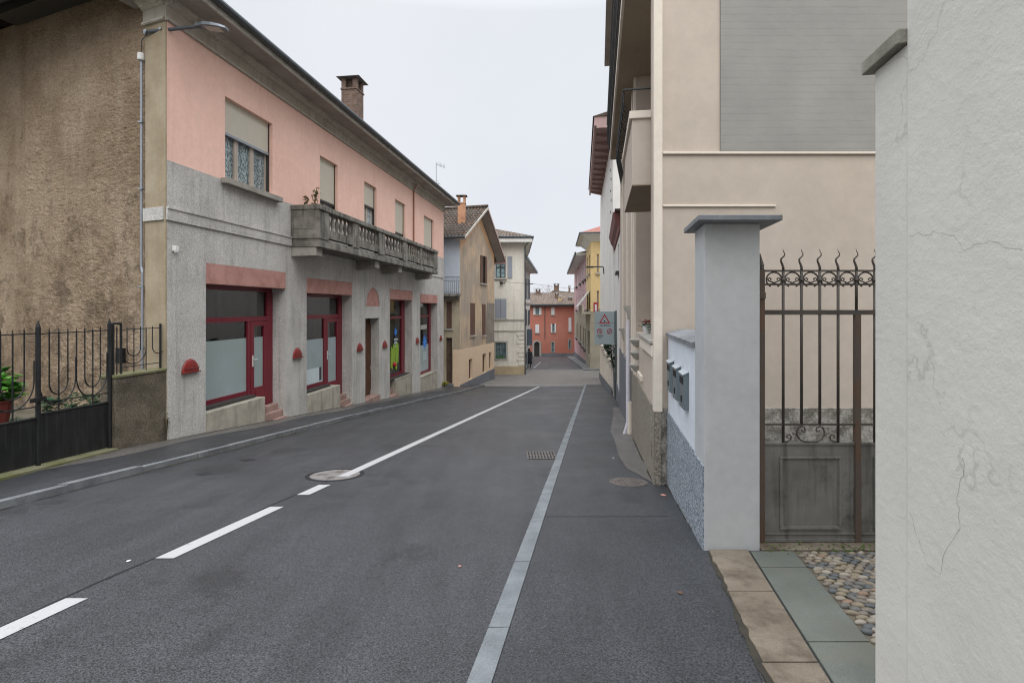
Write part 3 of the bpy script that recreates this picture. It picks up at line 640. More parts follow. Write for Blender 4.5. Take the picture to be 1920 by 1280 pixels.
mb = MB(); mb.box(F, L-.3, L-.002, -9, -.43, zb, 7.3); mb.box(F, .5, L-.3, -9.3, -9, zb, 7.3); mb.build('rear_wall', 'grey_render', pb)
# cornice along the street and its return on the side
prof = [(0, 7.08), (.05, 7.08), (.05, 7.13), (.02, 7.14), (.02, 7.36), (.06, 7.38), (.10, 7.42), (.18, 7.46), (.18, 7.50), (0, 7.50)]
mb = MB(); mb.sweep(F, prof, -.05, L+.05); mb.sweep(SD, [(d+.03, z) for d, z in prof], -.0, .62); mb.build_each('cornice', 'cornice', pb)
for zz, dd in ((7.095, .05), (7.41, .10)):
    mb = MB(); mb.box(F, -.05, L+.05, dd-.03, dd+.012, zz, zz+.03); mb.box(SD, 0, .6, dd, dd+.042, zz, zz+.03); mb.build_each('cornice_moulding', 'fascia', pb)
mb = MB(); mb.sweep(F, [(-.3, 7.50), (.66, 7.50), (.66, 7.54), (-.3, 7.54)], -.62, L+.5)
for k in range(9): a = -.6+k*2.35; mb.box(F, a, a+.012, .19, .655, 7.494, 7.5)
mb.sweep(SD, [(0, 7.50), (.58, 7.50), (.58, 7.54), (0, 7.54)], 0, .9); mb.build('soffit', 'soffit', pb)
mb = MB(); mb.sweep(F, [(.655, 7.47), (.70, 7.47), (.70, 7.60), (.655, 7.60)], -.64, L+.52); mb.build('fascia', 'fascia', pb)
mb = MB(); mb.tube([F.p(-.66, .785, 7.625), F.p(L+.54, .785, 7.625)], .075, 12); mb.box(F, -.64, L+.5, .60, .79, 7.60, 7.63); mb.build('gutter', 'gutter', pb)
mb = MB(); roof_patch(mb, F.p(-.4, .72, 7.66), F.p(L+.5, .72, 7.66), F.p(3, -4.6, 9.9), F.p(L-4, -4.6, 9.9)); mb.add([F.p(-.4, .7, 7.6), F.p(3, -4.6, 9.85), F.p(-.2, -9.5, 7.6)], [(0, 1, 2)]); mb.add([F.p(L+.5, .7, 7.6), F.p(L-4, -4.6, 9.85), F.p(L+.5, -9.5, 7.6)], [(0, 1, 2)])
mb.add([F.p(-.2, -9.5, 7.6), F.p(L+.5, -9.5, 7.6), F.p(L-4, -4.6, 9.85), F.p(3, -4.6, 9.85)], [(0, 1, 2, 3)]); rf = mb.build('roof', 'tiles', pb)
# eave over the brown side wall
mb = MB(); mb.box(SD, .75, 4.95, 0, .42, 7.98, 8.06); mb.box(SD, .75, 5.0, .42, .47, 7.92, 8.16); mb.build('side_eave', 'frame_dark', pb)
mb = MB(); mb.tube([SD.p(.7, .56, 8.15), SD.p(5.2, .56, 8.15)], .085, 12); mb.build('side_gutter', 'gutter', pb)
# chimney
def chimney(name, parent, fr, s, d, z0, z1, w, mat, cap=True, lift=.5, core=False):
    mb = MB(); mb.box(fr, s-w/2, s+w/2, d-w/2, d+w/2, z0, z1-lift)
    mb.box(fr, s-w/2-.03, s+w/2+.03, d-w/2-.03, d+w/2+.03, z1-lift-.06, z1-lift)
    for a in (-1, 1):
        for b in (-1, 1):
            q = w*.27; mb.box(fr, *sorted((s+a*w/2, s+a*(w/2-q))), *sorted((d+b*w/2, d+b*(w/2-q))), z1-lift, z1)
    if core: mb.box(fr, s-w*.2, s+w*.2, d-w*.2, d+w*.2, z1-lift, z1-.01)
    o = mb.build(name, mat, parent)
    if cap:
        e = w*.25; c = MB(); c.hexa([fr.p(s-w/2-e, d-w/2-e, z1), fr.p(s+w/2+e, d-w/2-e, z1), fr.p(s+w/2+e, d+w/2+e, z1), fr.p(s-w/2-e, d+w/2+e, z1)],
            [fr.p(s-w/4, d-w/4, z1+.11), fr.p(s+w/4, d-w/4, z1+.11), fr.p(s+w/4, d+w/4, z1+.11), fr.p(s-w/4, d+w/4, z1+.11)]); c.build('chimney_cap', 'cap_granite', o)
    return o
sC = (21-9.8)*1.0094
chimney('chimney', rf, F, F.at(661, d=-1.6), -1.6, 8.0, F.z(661, 152, -1.6), .66, 'brick', True, .42, True)
# TV antenna (own thing on the roof)
def antenna():
    s0 = F.at(818, d=-1.0); z0, z1 = F.z(818, 345, -1), F.z(818, 305, -1); b = F.p(s0, -1, z0-.9)
    a = thing('tv_antenna', 'thin metal television antenna on the far end of the pink building roof', 'antenna', b)
    MB().tube([b, F.p(s0, -1, z1)], .022, 6).build('mast', 'galv', a)
    mb = MB(); mb.tube([F.p(s0-.05, -1.0, z1-.1), (F.p(s0, -1, 0)[0]+.55, F.p(s0, -1, 0)[1], z1-.28)], .014, 5)
    for k in range(6): c = .1+.08*k; mb.tube([(b[0]+c, b[1], z1-.1-.03*k+.14), (b[0]+c, b[1]+.02, z1-.1-.03*k-.12)], .008, 4)
    mb.tube([(b[0]-.15, b[1], z0+.1), (b[0]+.28, b[1], z0-.02)], .015, 5); mb.tube([(b[0]+.1, b[1], z0+.25), (b[0]+.14, b[1], z0-.1)], .01, 5)
    mb.build_each('element', 'galv', a)
antenna()
# upstairs windows
for i, (a, b, z0, z1, zs) in enumerate(ups):
    s0, s1 = FS(a), FS(b); dd = -.17
    mb = MB(); frame_rect(mb, F, s0, s1, z0, z1, dd-.06, dd, .07)
    if i == 0:
        for t in (.33, .66): c = s0+(s1-s0)*t; mb.box(F, c-.06, c-.005, dd-.05, dd+.015, z0+.05, z1-.05); mb.box(F, c+.005, c+.06, dd-.05, dd+.015, z0+.05, z1-.05)
    else: c = (s0+s1)/2; mb.box(F, c-.05, c+.05, dd-.05, dd+.01, z0+.05, z1-.05)
    w = mb.build('window', 'frame_wood', pb)
    MB().box(F, s0+.06, s1-.06, dd-.045, dd-.03, z0+.06, z1-.06).build('pane', 'lace' if i == 0 else 'curtain', w)
    mb = MB(); mb.box(F, s0+.015, s1-.015, dd+.03, dd+.055, zs, z1); mb.build('roller_shutter', 'roller', w)
    mb = MB(); mb.box(F, s0+.01, s1-.01, dd+.025, dd+.075, zs-.06, zs); mb.build('shutter_bar', 'galv' if i == 0 else 'frame_dark', w)
    mb = MB(); mb.box(F, s0, s0+.02, dd+.0, dd+.08, z0, z1); mb.box(F, s1-.02, s1, dd, dd+.08, z0, z1); mb.build_each('guide_rail', 'frame_dark', w)
mb = MB(); mb.box(F, FS(422)-.14, FS(511)+.22, -.15, .16, 4.34, 4.465); mb.build('window_sill', 'bracket', pb, bev=.008)
mb = MB(); mb.box(F, FS(795)-.1, FS(813)+.1, -.15, .1, 4.36, 4.465); mb.build('window_sill', 'bracket', pb)
mb = MB(); mb.tube([F.p(F.at(774), .05, 4.0), F.p(F.at(774), .05, 7.1), F.p(F.at(774), .2, 7.4)], .035, 8); mb.build('downpipe', plain('brown_red_pipe', '9a6a58', .6), pb)
# shop fronts
def shop(i, sh):
    s0, s1 = FS(sh['u'][0]), FS(sh['u'][1]); d0 = -.38; top = sh['top']; lt = top-.44
    MB().box(F, s0, s1, -.3, .012, lt, top-.006).build('lintel', 'pink_lintel', pb, bev=.006)
    w0, w1 = FS(sh['wall'][0]), FS(sh['wall'][1]); wz = sh['wz']
    mb = MB(); mb.box(F, w0-(.0 if sh['wall'][0] == sh['u'][0] else 0), w1 if sh['wall'][1] != sh['u'][1] else s1, d0-.02, .004, zb+.3, wz); mb.build('low_wall', 'sill_render', pb, bev=.012)
    zb_ = sh['zb']; trz = 1.36-.0*i; fw = .10; ztop = lt+.02
    mb = MB()
    dm = s0+(s1-s0)*sh['mull'] if sh['mull'] else None
    zw = wz+.02
    if dm:
        gz = g(F.Y(s1))+.1; dz = gz+.40
        mb.box(F, s0, s1, d0-.08, d0, ztop-.12, ztop); mb.box(F, s0, s1, d0-.08, d0+.01, trz-.1, trz+.02)
        mb.box(F, s0, s0+.06, d0-.08, d0, zw, ztop-.12); mb.box(F, s1-.24, s1, d0-.08, d0+.015, dz, ztop-.12)
        mb.box(F, dm-.05, dm+.06, d0-.08, d0+.01, dz, trz-.1); mb.box(F, s0+.06, dm-.05, d0-.08, d0, zw, zw+.14)
        w = mb.build('shop_window', 'burgundy', pb)
        MB().box(F, s0+.06, s1-.24, d0-.055, d0-.035, trz+.02, ztop-.12).build('transom_pane', 'glass_clear', w)
        fr = sh['frost']
        MB().box(F, s0+.06, dm-.05, d0-.055, d0-.035, fr, trz-.1).build('clear_pane', 'glass_clear', w)
        MB().box(F, s0+.06, dm-.05, d0-.053, d0-.033, zw+.14, fr).build('frosted_pane', 'frost', w)
        if i == 1:
            MB().box(F, s0+.1, dm-.12, d0-.032, d0-.026, zw+.16, zw+.62).build('white_panel', 'sticker_white', w); MB().box(F, dm-.3, dm-.16, d0-.026, d0-.02, zw+.2, zw+.62).build('dark_notice', 'frame_dark', w)
        MB().box(F, s0+.02, dm-.05, d0-.02, d0+.22, zw-.015, zw+.045).build('inner_sill', 'frame_dark', w)
        a, b = dm+.07, s1-.25
        mb = MB(); frame_rect(mb, F, a, b, dz, trz-.11, d0-.065, d0+.02, .12); mb.box(F, a+.12, b-.12, d0-.065, d0+.018, dz+.12, dz+.5)
        mb.box(F, a+.17, b-.17, d0+.018, d0+.03, dz+.2, dz+.42)
        dr_ = mb.build('door', 'burgundy', pb, bev=.006)
        MB().box(F, a+.12, b-.12, d0-.05, d0-.03, fr, trz-.23).build('clear_pane', 'glass_clear', dr_)
        MB().box(F, a+.12, b-.12, d0-.048, d0-.028, dz+.5, fr).build('frosted_pane', 'frost', dr_)
        mb = MB(); mb.tube([F.p(a+.06, d0+.02, .3-.2*i), F.p(a+.06, d0+.07, .3-.2*i), F.p(a+.19, d0+.07, .3-.2*i)], .011, 6); mb.box(F, a+.04, a+.08, d0+.02, d0+.03, .12-.2*i, .40-.2*i); mb.build('handle', 'white_plastic', dr_)
        ws = w1
        mb = MB(); mb.box(F, ws+.003, s1-.003, d0-.1, -.20, zb, gz+.38); st = mb.build('step', 'step_pink', pb, bev=.01)
        mb = MB(); mb.box(F, ws+.003, s1-.003, -.20, -.06, zb, gz+.22); mb.build('step', 'step_pink', pb, bev=.01)
        mb = MB(); mb.box(F, ws+.003, s1-.003, -.06, .05, zb, gz+.05); mb.build('step', 'step_pink', pb, bev=.01)
    else:
        mb.box(F, s0, s1, d0-.08, d0, ztop-.06, ztop); mb.box(F, s0, s1, d0-.08, d0+.01, 1.12, 1.22)
        mb.box(F, s0, s0+.06, d0-.08, d0, zb_-.3, ztop-.06); mb.box(F, s1-.42 if i == 2 else s1-.3, s1-.0, d0-.08, d0+.015, zw, ztop-.06); mb.box(F, s0+.06, s1-.3, d0-.08, d0, zw, zw+.12)
        w = mb.build('shop_window', 'burgundy', pb)
        e = s1-(.42 if i == 2 else .3)
        MB().box(F, s0+.06, e, d0-.055, d0-.035, 1.22, ztop-.06).build('transom_pane', 'glass_clear', w)
        if i == 2:
            MB().box(F, s0+.06, e, d0-.055, d0-.035, zw+.12, 1.12).build('clear_pane', 'glass_clear', w)
            mb = MB(); mb.box(F, s0, s1, d0-.02, d0+.25, zw-.02, zw+.03); mb.build('inner_sill', 'frame_dark', w)
            mb = MB(); rnd = random.Random(2)
            for (uu, z0_, z1_) in ((733, -1.0, -.1), (737, -.9, .0), (741.5, -1.1, -.02), (744, -.8, .05)):
                a0 = F.at(uu, d=d0)-s0; pts_ = [(s0+a0, z0_), (s0+a0+.16, z0_-.1), (s0+a0+.22, z1_-.2), (s0+a0+.12, z1_), (s0+a0+.02, z1_-.25)]; mb.fprism(F, pts_, d0-.03, d0+.01)
            mb.build('green_cloth', 'green_cloth', w)
            mb = MB(); mb.lathe(F.p(F.at(738, d=d0), d0+.03, F.z(738, 683, d0)), [(.001, -.1), (.09, -.06), (.11, 0), (.08, .07), (.001, .1)], 10); mb.build('red_ball', 'redflower', w)
            star(w, F.at(743, d=d0), F.z(743, 622, d0), .26, .24, d0-.03, .14)
            mb = MB(); mb.box(F, s0+.003, w0-.003, d0-.02, -.2, zb, g(F.Y(s0))+.35); mb.box(F, s0+.003, w0-.003, -.2, .05, zb, g(F.Y(s0))+.14); mb.build('step', 'step_pink', pb, bev=.01)
        else:
            MB().box(F, s0+.06, e, d0-.055, d0-.035, sh['frost'], 1.12).build('clear_pane', 'glass_clear', w); MB().box(F, s0+.06, e, d0-.053, d0-.033, zw+.12, sh['frost']).build('frosted_pane', 'frost', w)
            star(w, F.at(797.5, d=d0), F.z(797.5, 641, d0), .5, .48, d0-.03, .3)
            MB().box(F, F.at(789.5, d=d0), F.at(801, d=d0), d0-.031, d0-.027, F.z(795, 617, d0), F.z(795, 609, d0)).build('poster', 'surround', w)
        MB().box(F, w0, s1-.002, -.02, .02, wz-.0, wz+.03).build('sill_edge', 'sill_render', w)
def star(w, sc, zc, rx, rz, d, txt):
    mb = MB(); P = []
    for k in range(16):
        r = 1 if k % 2 == 0 else .55; a = math.pi/2+2*math.pi*k/16; r *= (1.0 if k in (0, 8) else .82)
        P.append((sc+rx*r*math.cos(a), zc+rz*r*math.sin(a)))
    mb.fprism(F, P, d, d+.004); mb.build('blue_sticker', 'blue', w)
    mb = MB(); rnd = random.Random(9); zz = zc-rz-.05
    for row in range(3):
        x = sc-rx*.6
        while x < sc+rx*.6: ww = rnd.uniform(.04, .1); mb.box(F, x, x+ww, d, d+.004, zz-.1-row*.15, zz-row*.15); x += ww+.04
    mb.build('sticker_lettering', 'sticker_white', w)
for i, sh in enumerate(shops): shop(i, sh)
for i, sh in enumerate(shops):   # dim rooms behind the glass
    s0, s1 = max(1.3, FS(sh['u'][0])-.3), FS(sh['u'][1])+.3; rn = random.Random(i); zf = sh['wz']-.3
    mb = MB(); mb.box(F, s0, s1, -3.1, -3.0, zf, 2.6); mb.box(F, s0, s1, -3.0, -.44, zf-.1, zf); mb.box(F, s0, s1, -3.0, -.44, 2.6, 2.7); mb.box(F, s0-.1, s0, -3.1, -.44, zf, 2.6); mb.box(F, s1, s1+.1, -3.1, -.44, zf, 2.6); rm = mb.build('shop_room', 'pillar', pb)
    mb = MB(); mb.box(F, s0+.3, s1-.4, -2.95, -2.5, .3, .36); mb.box(F, s0+.3, s1-.4, -2.95, -2.5, .9, .96); mb.box(F, s0+.3, s1-.4, -2.95, -2.5, 1.5, 1.56); mb.build('shelf', 'door_wood', rm)
    mb = MB(); a = s0+.35
    while a < s1-.7:
        w_ = rn.uniform(.12, .4); z0 = rn.choice((.36, .96, 1.56)); mb.box(F, a, a+w_, -2.9, -2.6, z0, z0+rn.uniform(.12, .4)); a += w_*rn.uniform(.4, 1.2)
    mb.build('goods', ('shut_brown', 'surround', 'green_cloth', 'blue')[i], rm)
    mb = MB(); a = s0+.4
    for k in range(3): c = s0+(s1-s0)*(.22+.3*k); mb.box(F, c, c+.38, -.62, -.60, sh['wz'], 2.45)
    mb.build('pane_lightener', 'frame_white', rm)  # pale upright strips added close behind the glass to lighten the dark panes
# arched niche and wooden door
mb = MB(); sc = (dr[0]+dr[1])/2; r = (dr[1]-dr[0])/2*.96; zc = 1.66
P = [(sc+r*math.cos(a), zc+.70*math.sin(a)) for a in [math.pi*k/20 for k in range(21)]]
mb.fprism(F, P, .0, .008); mb.build('arch_panel', 'pink_lintel', pb)
mb = MB(); P1 = [(sc+(r+.05)*math.cos(math.pi*k/20), zc+.76*math.sin(math.pi*k/20)) for k in range(21)]
for k in range(20):
    q = [P[k], P1[k], P1[k+1], P[k+1]]; mb.fprism(F, q, 0, .03)
mb.build('arch_trim', 'grey_render', pb)
gz = g(F.Y(sc))+.1
mb = MB(); mb.box(F, dr[0], dr[1], -.42, -.36, gz+.1, 1.21)
for k in (0, 1):
    a = dr[0]+.08+k*.7; mb.box(F, a, a+.56, -.36, -.34, gz+.3, gz+1.1); mb.box(F, a, a+.56, -.36, -.34, gz+1.25, 1.0)
d_ = mb.build('wooden_door', 'door_wood', pb, bev=.01)
MB().tube([F.p(sc+.05, -.36, gz+1.2), F.p(sc+.05, -.29, gz+1.2), F.p(sc+.05, -.29, gz+1.05)], .015, 6).build('handle', 'castiron', d_)
mb = MB(); mb.box(F, dr[0]+.002, dr[1]-.002, -.5, .05, zb, gz+.14); mb.build('step', 'step_pink', pb, bev=.01)
# small niche signs and sensors
cm = thing('security_sensor', 'small white sensor box high on the grey wall beside the building corner', 'sensor', F.p(.15, 0, 2.7))
mb = MB(); mb.box(F, .11, .19, 0, .09, 2.70, 2.80); mb.lathe(F.p(.15, .06, 2.66), [(.02, 0), (.035, .02), (.035, .05)], 12); mb.build('housing', 'white_plastic', cm, bev=.006)
# balcony
bd = .8; s0b, s1b = F.at(545), F.at(820, d=bd)
mb = MB(); mb.box(F, s0b, s1b, 0, bd+.04, 3.25, 3.40); mb.box(F, s0b+.03, s1b-.03, 0, bd+.0, 3.40, 3.48)
bal = mb.build('balcony', 'balcony', pb, bev=.015)
bays = [(616, 662, 6), (673, 710, 6), (721, 756, 6), (763, 788, 6), (791, 814, 6)]
bb = [(F.at(a, d=bd), F.at(b, d=bd), n) for a, b, n in bays]
mb = MB(); mb.box(F, s0b-.02, s1b+.02, bd-.22, bd+.06, 4.26, 4.40); mb.box(F, s0b-.02, s0b+.26, 0, bd-.22, 4.26, 4.40); mb.box(F, s1b-.22, s1b+.02, 0, bd-.22, 4.26, 4.40)
mb.build('top_rail', 'balcony', bal, bev=.02)
mb = MB(); eds = [s0b]+[x for a, b, _ in bb for x in (a, b)]+[s1b]
for k in range(0, len(eds), 2): mb.box(F, eds[k], eds[k+1], bd-.18, bd+.02, 3.48, 4.26)
mb.box(F, s0b, s0b+.18, .0, bd-.18, 3.48, 4.26); mb.box(F, s1b-.18, s1b, 0, bd-.18, 3.48, 4.26)
mb.box(F, s0b-.012, s0b, .1, bd-.1, 3.75, 3.77)
mb.build_each('pedestal', 'balcony', bal, bev=.012)
mb = MB()
for a, b, _ in bb: mb.box(F, a, b, bd-.16, bd, 3.55, 3.76)
mb.build_each('bottom_rail', 'balcony', bal)
mb = MB(); mb.lathe((0, 0, 0), [(.05, 0), (.062, .02), (.05, .05), (.035, .09), (.045, .15), (.066, .22), (.06, .29), (.04, .38), (.035, .43), (.055, .46), (.055, .50)], 10)
proto = None
for a, b, n in bb:
    for k in range(n):
        c = a+(b-a)*(k+.5)/n; P0 = F.p(c, bd-.08, 3.76)
        if proto is None:
            proto = mb.build('baluster', 'balcony', bal, smooth=True)
            off = Vector(LOC[bal.name]); o = proto
            for v in o.data.vertices: v.co += off
        else: o = proto.copy(); C.collection.objects.link(o); o.parent = bal
        o.location = Vector(P0)-Vector(LOC[bal.name])
for u0, u1 in ((596, 608), (704, 716), (748, 758), (806, 812)):
    a = F.at(u0, d=.72); a = s0b+.02 if u0 == 596 else a; w_ = .36
    mb = MB(); mb.sweep(F, [(0, 3.0 if u0 == 596 else 2.93), (.72, 3.02 if u0 == 596 else 3.0), (.72, 3.25), (0, 3.25)], a, a+w_); mb.build('bracket', 'bracket', bal, bev=.01)
# wall lamps: red half domes
def wall_lamp():
    t = thing('wall_lamp', '', 'wall lamp', (0, 0, 0), 'red half-round lamps along the grey shop wall'); mb = MB(); n = 14
    # quarter sphere shade, flat side on the wall, closed below; local: x = along the wall, y = out
    P = []
    for j in range(7):
        th = math.pi/2*j/6
        for k in range(n+1):
            a = math.pi*k/n; P.append((.225*math.cos(a), .062*math.sin(th)*math.sin(a)**.6 if 0 < k < n else 0, .26*math.sin(a)*math.cos(th)))
    for j in range(6):
        for k in range(n): mb.f.append((j*(n+1)+k, j*(n+1)+k+1, (j+1)*(n+1)+k+1, (j+1)*(n+1)+k))
    mb.v = P; mb.f.append(tuple(range(n+1)))
    mb.build('shade', 'lamp_red', t, smooth=True)
    mb = MB(); mb.xbox(-.235, .235, 0, .066, -.022, -.002); mb.build('base_rim', 'lamp_red_old', t, bev=.004)
    mb = MB(); mb.tube([(0, .064, .005), (0, .052, .14), (0, .01, .262)], .006, 5); mb.tube([(-.2, .05, .08), (-.1, .060, .07), (0, .067, .07), (.1, .060, .07), (.2, .05, .08)], .006, 5); mb.build('ribs', 'lamp_red_old', t)
    return t
ang = F.ang()
lamps = [(356, .31, 'brightest red half-round wall lamp, on the grey pier at the building corner by the fence'), (557, .23, 'red half-round wall lamp on the pier between the two big burgundy shopfronts'),
    (674, .09, 'red half-round wall lamp just left of the arched wooden door'), (721, .03, 'red half-round wall lamp just right of the arched wooden door'),
    (782, -.07, 'small red half-round wall lamp between the two windows with blue stickers'), (826, -.19, 'farthest red half-round wall lamp, at the end of the grey wall by the orange house')]
lp = wall_lamp()
for i, (u, z, lb) in enumerate(lamps):
    o = lp if i == 0 else copy_tree(lp)
    o.location = F.p(F.at(u), .003, z); o.rotation_euler = (0, 0, ang+math.pi); o['label'] = lb
# plant on the balcony corner
def balcony_plant():
    b = F.p(s0b+.25, .5, 3.48); t = thing('balcony_plant', 'leggy potted plant rising above the near corner of the stone balcony', 'plant', b)
    MB().lathe((b[0], b[1], b[2]), [(.10, 0), (.15, .3), (.16, .32)], 12).build('pot', 'terracotta', t)
    mb = MB(); tips = []
    P1 = [(b[0]-.0, b[1], b[2]+.3), (b[0]+.05, b[1]+.0, b[2]+.9), (b[0]+.1, b[1], b[2]+1.42)]; P2 = [(b[0], b[1], b[2]+.3), (b[0]-.12, b[1], b[2]+.85), (b[0]-.2, b[1], b[2]+1.12)]
    mb.tube(P1, .012, 5, .005); mb.tube(P2, .01, 5, .005); mb.build('stem', 'bark', t)
    rn = random.Random(4); pts_ = [tuple(Vector(P1[1]).lerp(Vector(P1[2]), k/5)) for k in range(6)]+[tuple(Vector(P2[1]).lerp(Vector(P2[2]), k/3)) for k in range(2, 4)]
    m = MB(); leaves(m, pts_, 90, (.045, .045, .05), .055, rnd=rn); m.build('foliage', 'leaf_dry', t)
balcony_plant()
# street lamp on its arm at the corner
def corner_lamp():
    a = SD.p(.50, .05, 6.93); x0, y0 = a[0], a[1]-.03; t = thing('street_lamp', 'grey flat head street lamp on a bracket arm at the pink building corner', 'street lamp', a)
    MB().tube([(x0, y0, 6.93), (x0+1.15, y0-.15, 6.96)], .033, 8).build('arm', 'iron_grey', t)
    mb = MB(); mb.tube([(x0+.02, y0-.035, 6.93), (x0+.02, y0-.06, 6.93)], .03, 8); mb.tube([(x0+.35, y0-.085, 6.94), (x0+.35, y0-.12, 6.94)], .025, 8); mb.xbox(x0-.05, x0+.5, y0+.0, y0+.08, 6.90, 6.955); mb.build('bracket', 'galv', t)
    hx, hy, hz = x0+1.05, y0-.14, 6.97
    mb = MB(); n = 10; prof = [(0, .05, .05), (.08, .07, .06), (.18, .13, .07), (.35, .15, .06), (.5, .13, .045), (.6, .08, .03)]
    for (dx, w, h) in prof: mb.v += [(hx+dx, hy-w, hz-.02-.10*dx), (hx+dx, hy-w*.7, hz+h-.10*dx), (hx+dx, hy+w*.7, hz+h-.10*dx), (hx+dx, hy+w, hz-.02-.10*dx)]
    for i in range(len(prof)-1):
        for k in range(4): mb.f.append((4*i+k, 4*i+(k+1) % 4, 4*i+4+(k+1) % 4, 4*i+4+k))
    mb.f += [(0, 1, 2, 3), tuple(4*(len(prof)-1)+k for k in range(4))]; mb.build('lamp_head', 'lamp_grey', t, bev=.012)
    mb = MB(); mb.hexa([(hx+.2, hy-.10, hz-.045), (hx+.5, hy-.09, hz-.075), (hx+.5, hy+.09, hz-.075), (hx+.2, hy+.10, hz-.045)], [(hx+.2, hy-.10, hz-.035), (hx+.5, hy-.09, hz-.065), (hx+.5, hy+.09, hz-.065), (hx+.2, hy+.10, hz-.035)]); mb.build('lens', 'lamp_lens', t)
corner_lamp()
b0 = SD.p(.66, .05, 0)
cp = thing('cable_conduit', 'thin galvanised conduit with a junction box running down the brown wall corner', 'conduit', (b0[0], b0[1], -.9))
MB().tube([(b0[0], b0[1], 6.5), (b0[0], b0[1], 2.4), (b0[0]+.03, b0[1]-.02, 2.3), (b0[0]+.03, b0[1]-.02, -.9)], .022, 8).build('pipe', 'galv', cp)
mb = MB(); mb.lathe((b0[0], b0[1]-.01, 6.42), [(.06, 0), (.065, .02), (.065, .12), (.05, .14)], 12); mb.build('junction_box', 'white_plastic', cp)
MB().tube([(b0[0], b0[1]-.01, 6.55), (b0[0]+.03, b0[1]-.03, 6.8), (b0[0]+.16, b0[1]-.05, 6.93)], .008, 5).build('cable', 'frame_dark', cp)
mb = MB()
for z in (5.2, 3.9, 2.0, .8): mb.xbox(b0[0]-.035, b0[0]+.04, b0[1]-.05, b0[1]+.03, z, z+.03)
mb.build_each('clip', 'galv', cp)
# weeds at the wall foot, yellow weed
def tuft(name, lab, x, y, z, r, h, n, mat, sz, cat='plant', grp=None):
    t = thing(name, lab, cat, (x, y, z), grp); rn = random.Random(int(x*77+y*13)); mb = MB()
    for k in range(7): a = rn.random()*6.28; mb.tube([(x, y, z), (x+r*.3*math.cos(a), y+r*.3*math.sin(a), z+h*.5), (x+r*.7*math.cos(a), y+r*.7*math.sin(a), z+h*.85)], .006, 4)
    mb.build('stem', 'bark', t); m = MB(); pts_ = [(x+rn.gauss(0, r*.45), y+rn.gauss(0, r*.45), z+h*rn.uniform(.3, .9)) for _ in range(25)]
    leaves(m, pts_, n, (r*.12, r*.12, h*.08), sz, 1, rnd=rn); m.build('foliage', mat, t); return t
q = F.p(L-.25, .12, 0); tuft('weed', 'yellow green weed growing at the foot of the grey wall end', q[0], q[1], g(q[1])+.1, .16, .36, 110, 'leaf_yellow', .07)
q = F.p(.0, .05, 0); tuft('weed', 'small green weed in the joint between fence pier and grey wall', q[0]-.02, q[1]-.06, g(q[1])+.1, .05, .5, 60, 'weed', .022)

# ================================================================== FENCE + PIER (left)
pr = Fr(-6.75, 8.72, .1375, 1, 1)
pier = thing('fence_pier', 'mossy dark roughcast pier wall with stone top between iron gate and grey building', 'wall', (-6.75, 8.72, g(8.72)))
mb = MB(); mb.box(pr, 0, 1.075, -.30, 0, -1.5, .40); mb.build('body', 'pier', pier, bev=.015)
mb = MB(); mb.box(pr, -.015, 1.072, -.32, .02, .40, .45); mb.build('coping', 'moss', pier, bev=.01)
GF = Fr(-6.86, 8.70, .19, -2.05, -1)     # s runs toward the camera, d toward the street
def ubend(mb, fr, s0, s1, ztop, zbot, d, r=.011, n=12):
    rad = abs(s1-s0)/2; c = (s0+s1)/2
    pts_ = [fr.p(s0, d, ztop), fr.p(s0, d, zbot+rad)]+[fr.p(c-rad*math.cos(math.pi*k/n)*(1 if s1 > s0 else -1), d, zbot+rad-rad*math.sin(math.pi*k/n)) for k in range(1, n)]+[fr.p(s1, d, zbot+rad), fr.p(s1, d, ztop)]
    mb.tube(pts_, r, 6)
def spear(mb, fr, s, d, z0, z1, r=.011): mb.tube([fr.p(s, d, z0), fr.p(s, d, z1-.06)], r, 6); mb.tube([fr.p(s, d, z1-.06), fr.p(s, d, z1)], r, 6, .002)
gate_l = thing('iron_gate', 'dark iron driveway gate with looped bars over sheet panels before the brown wall', 'gate', (-6.8, 7.25, g(7.25)))
st = .183
leafs = [(.03, 1.43), (1.50, 2.95)]
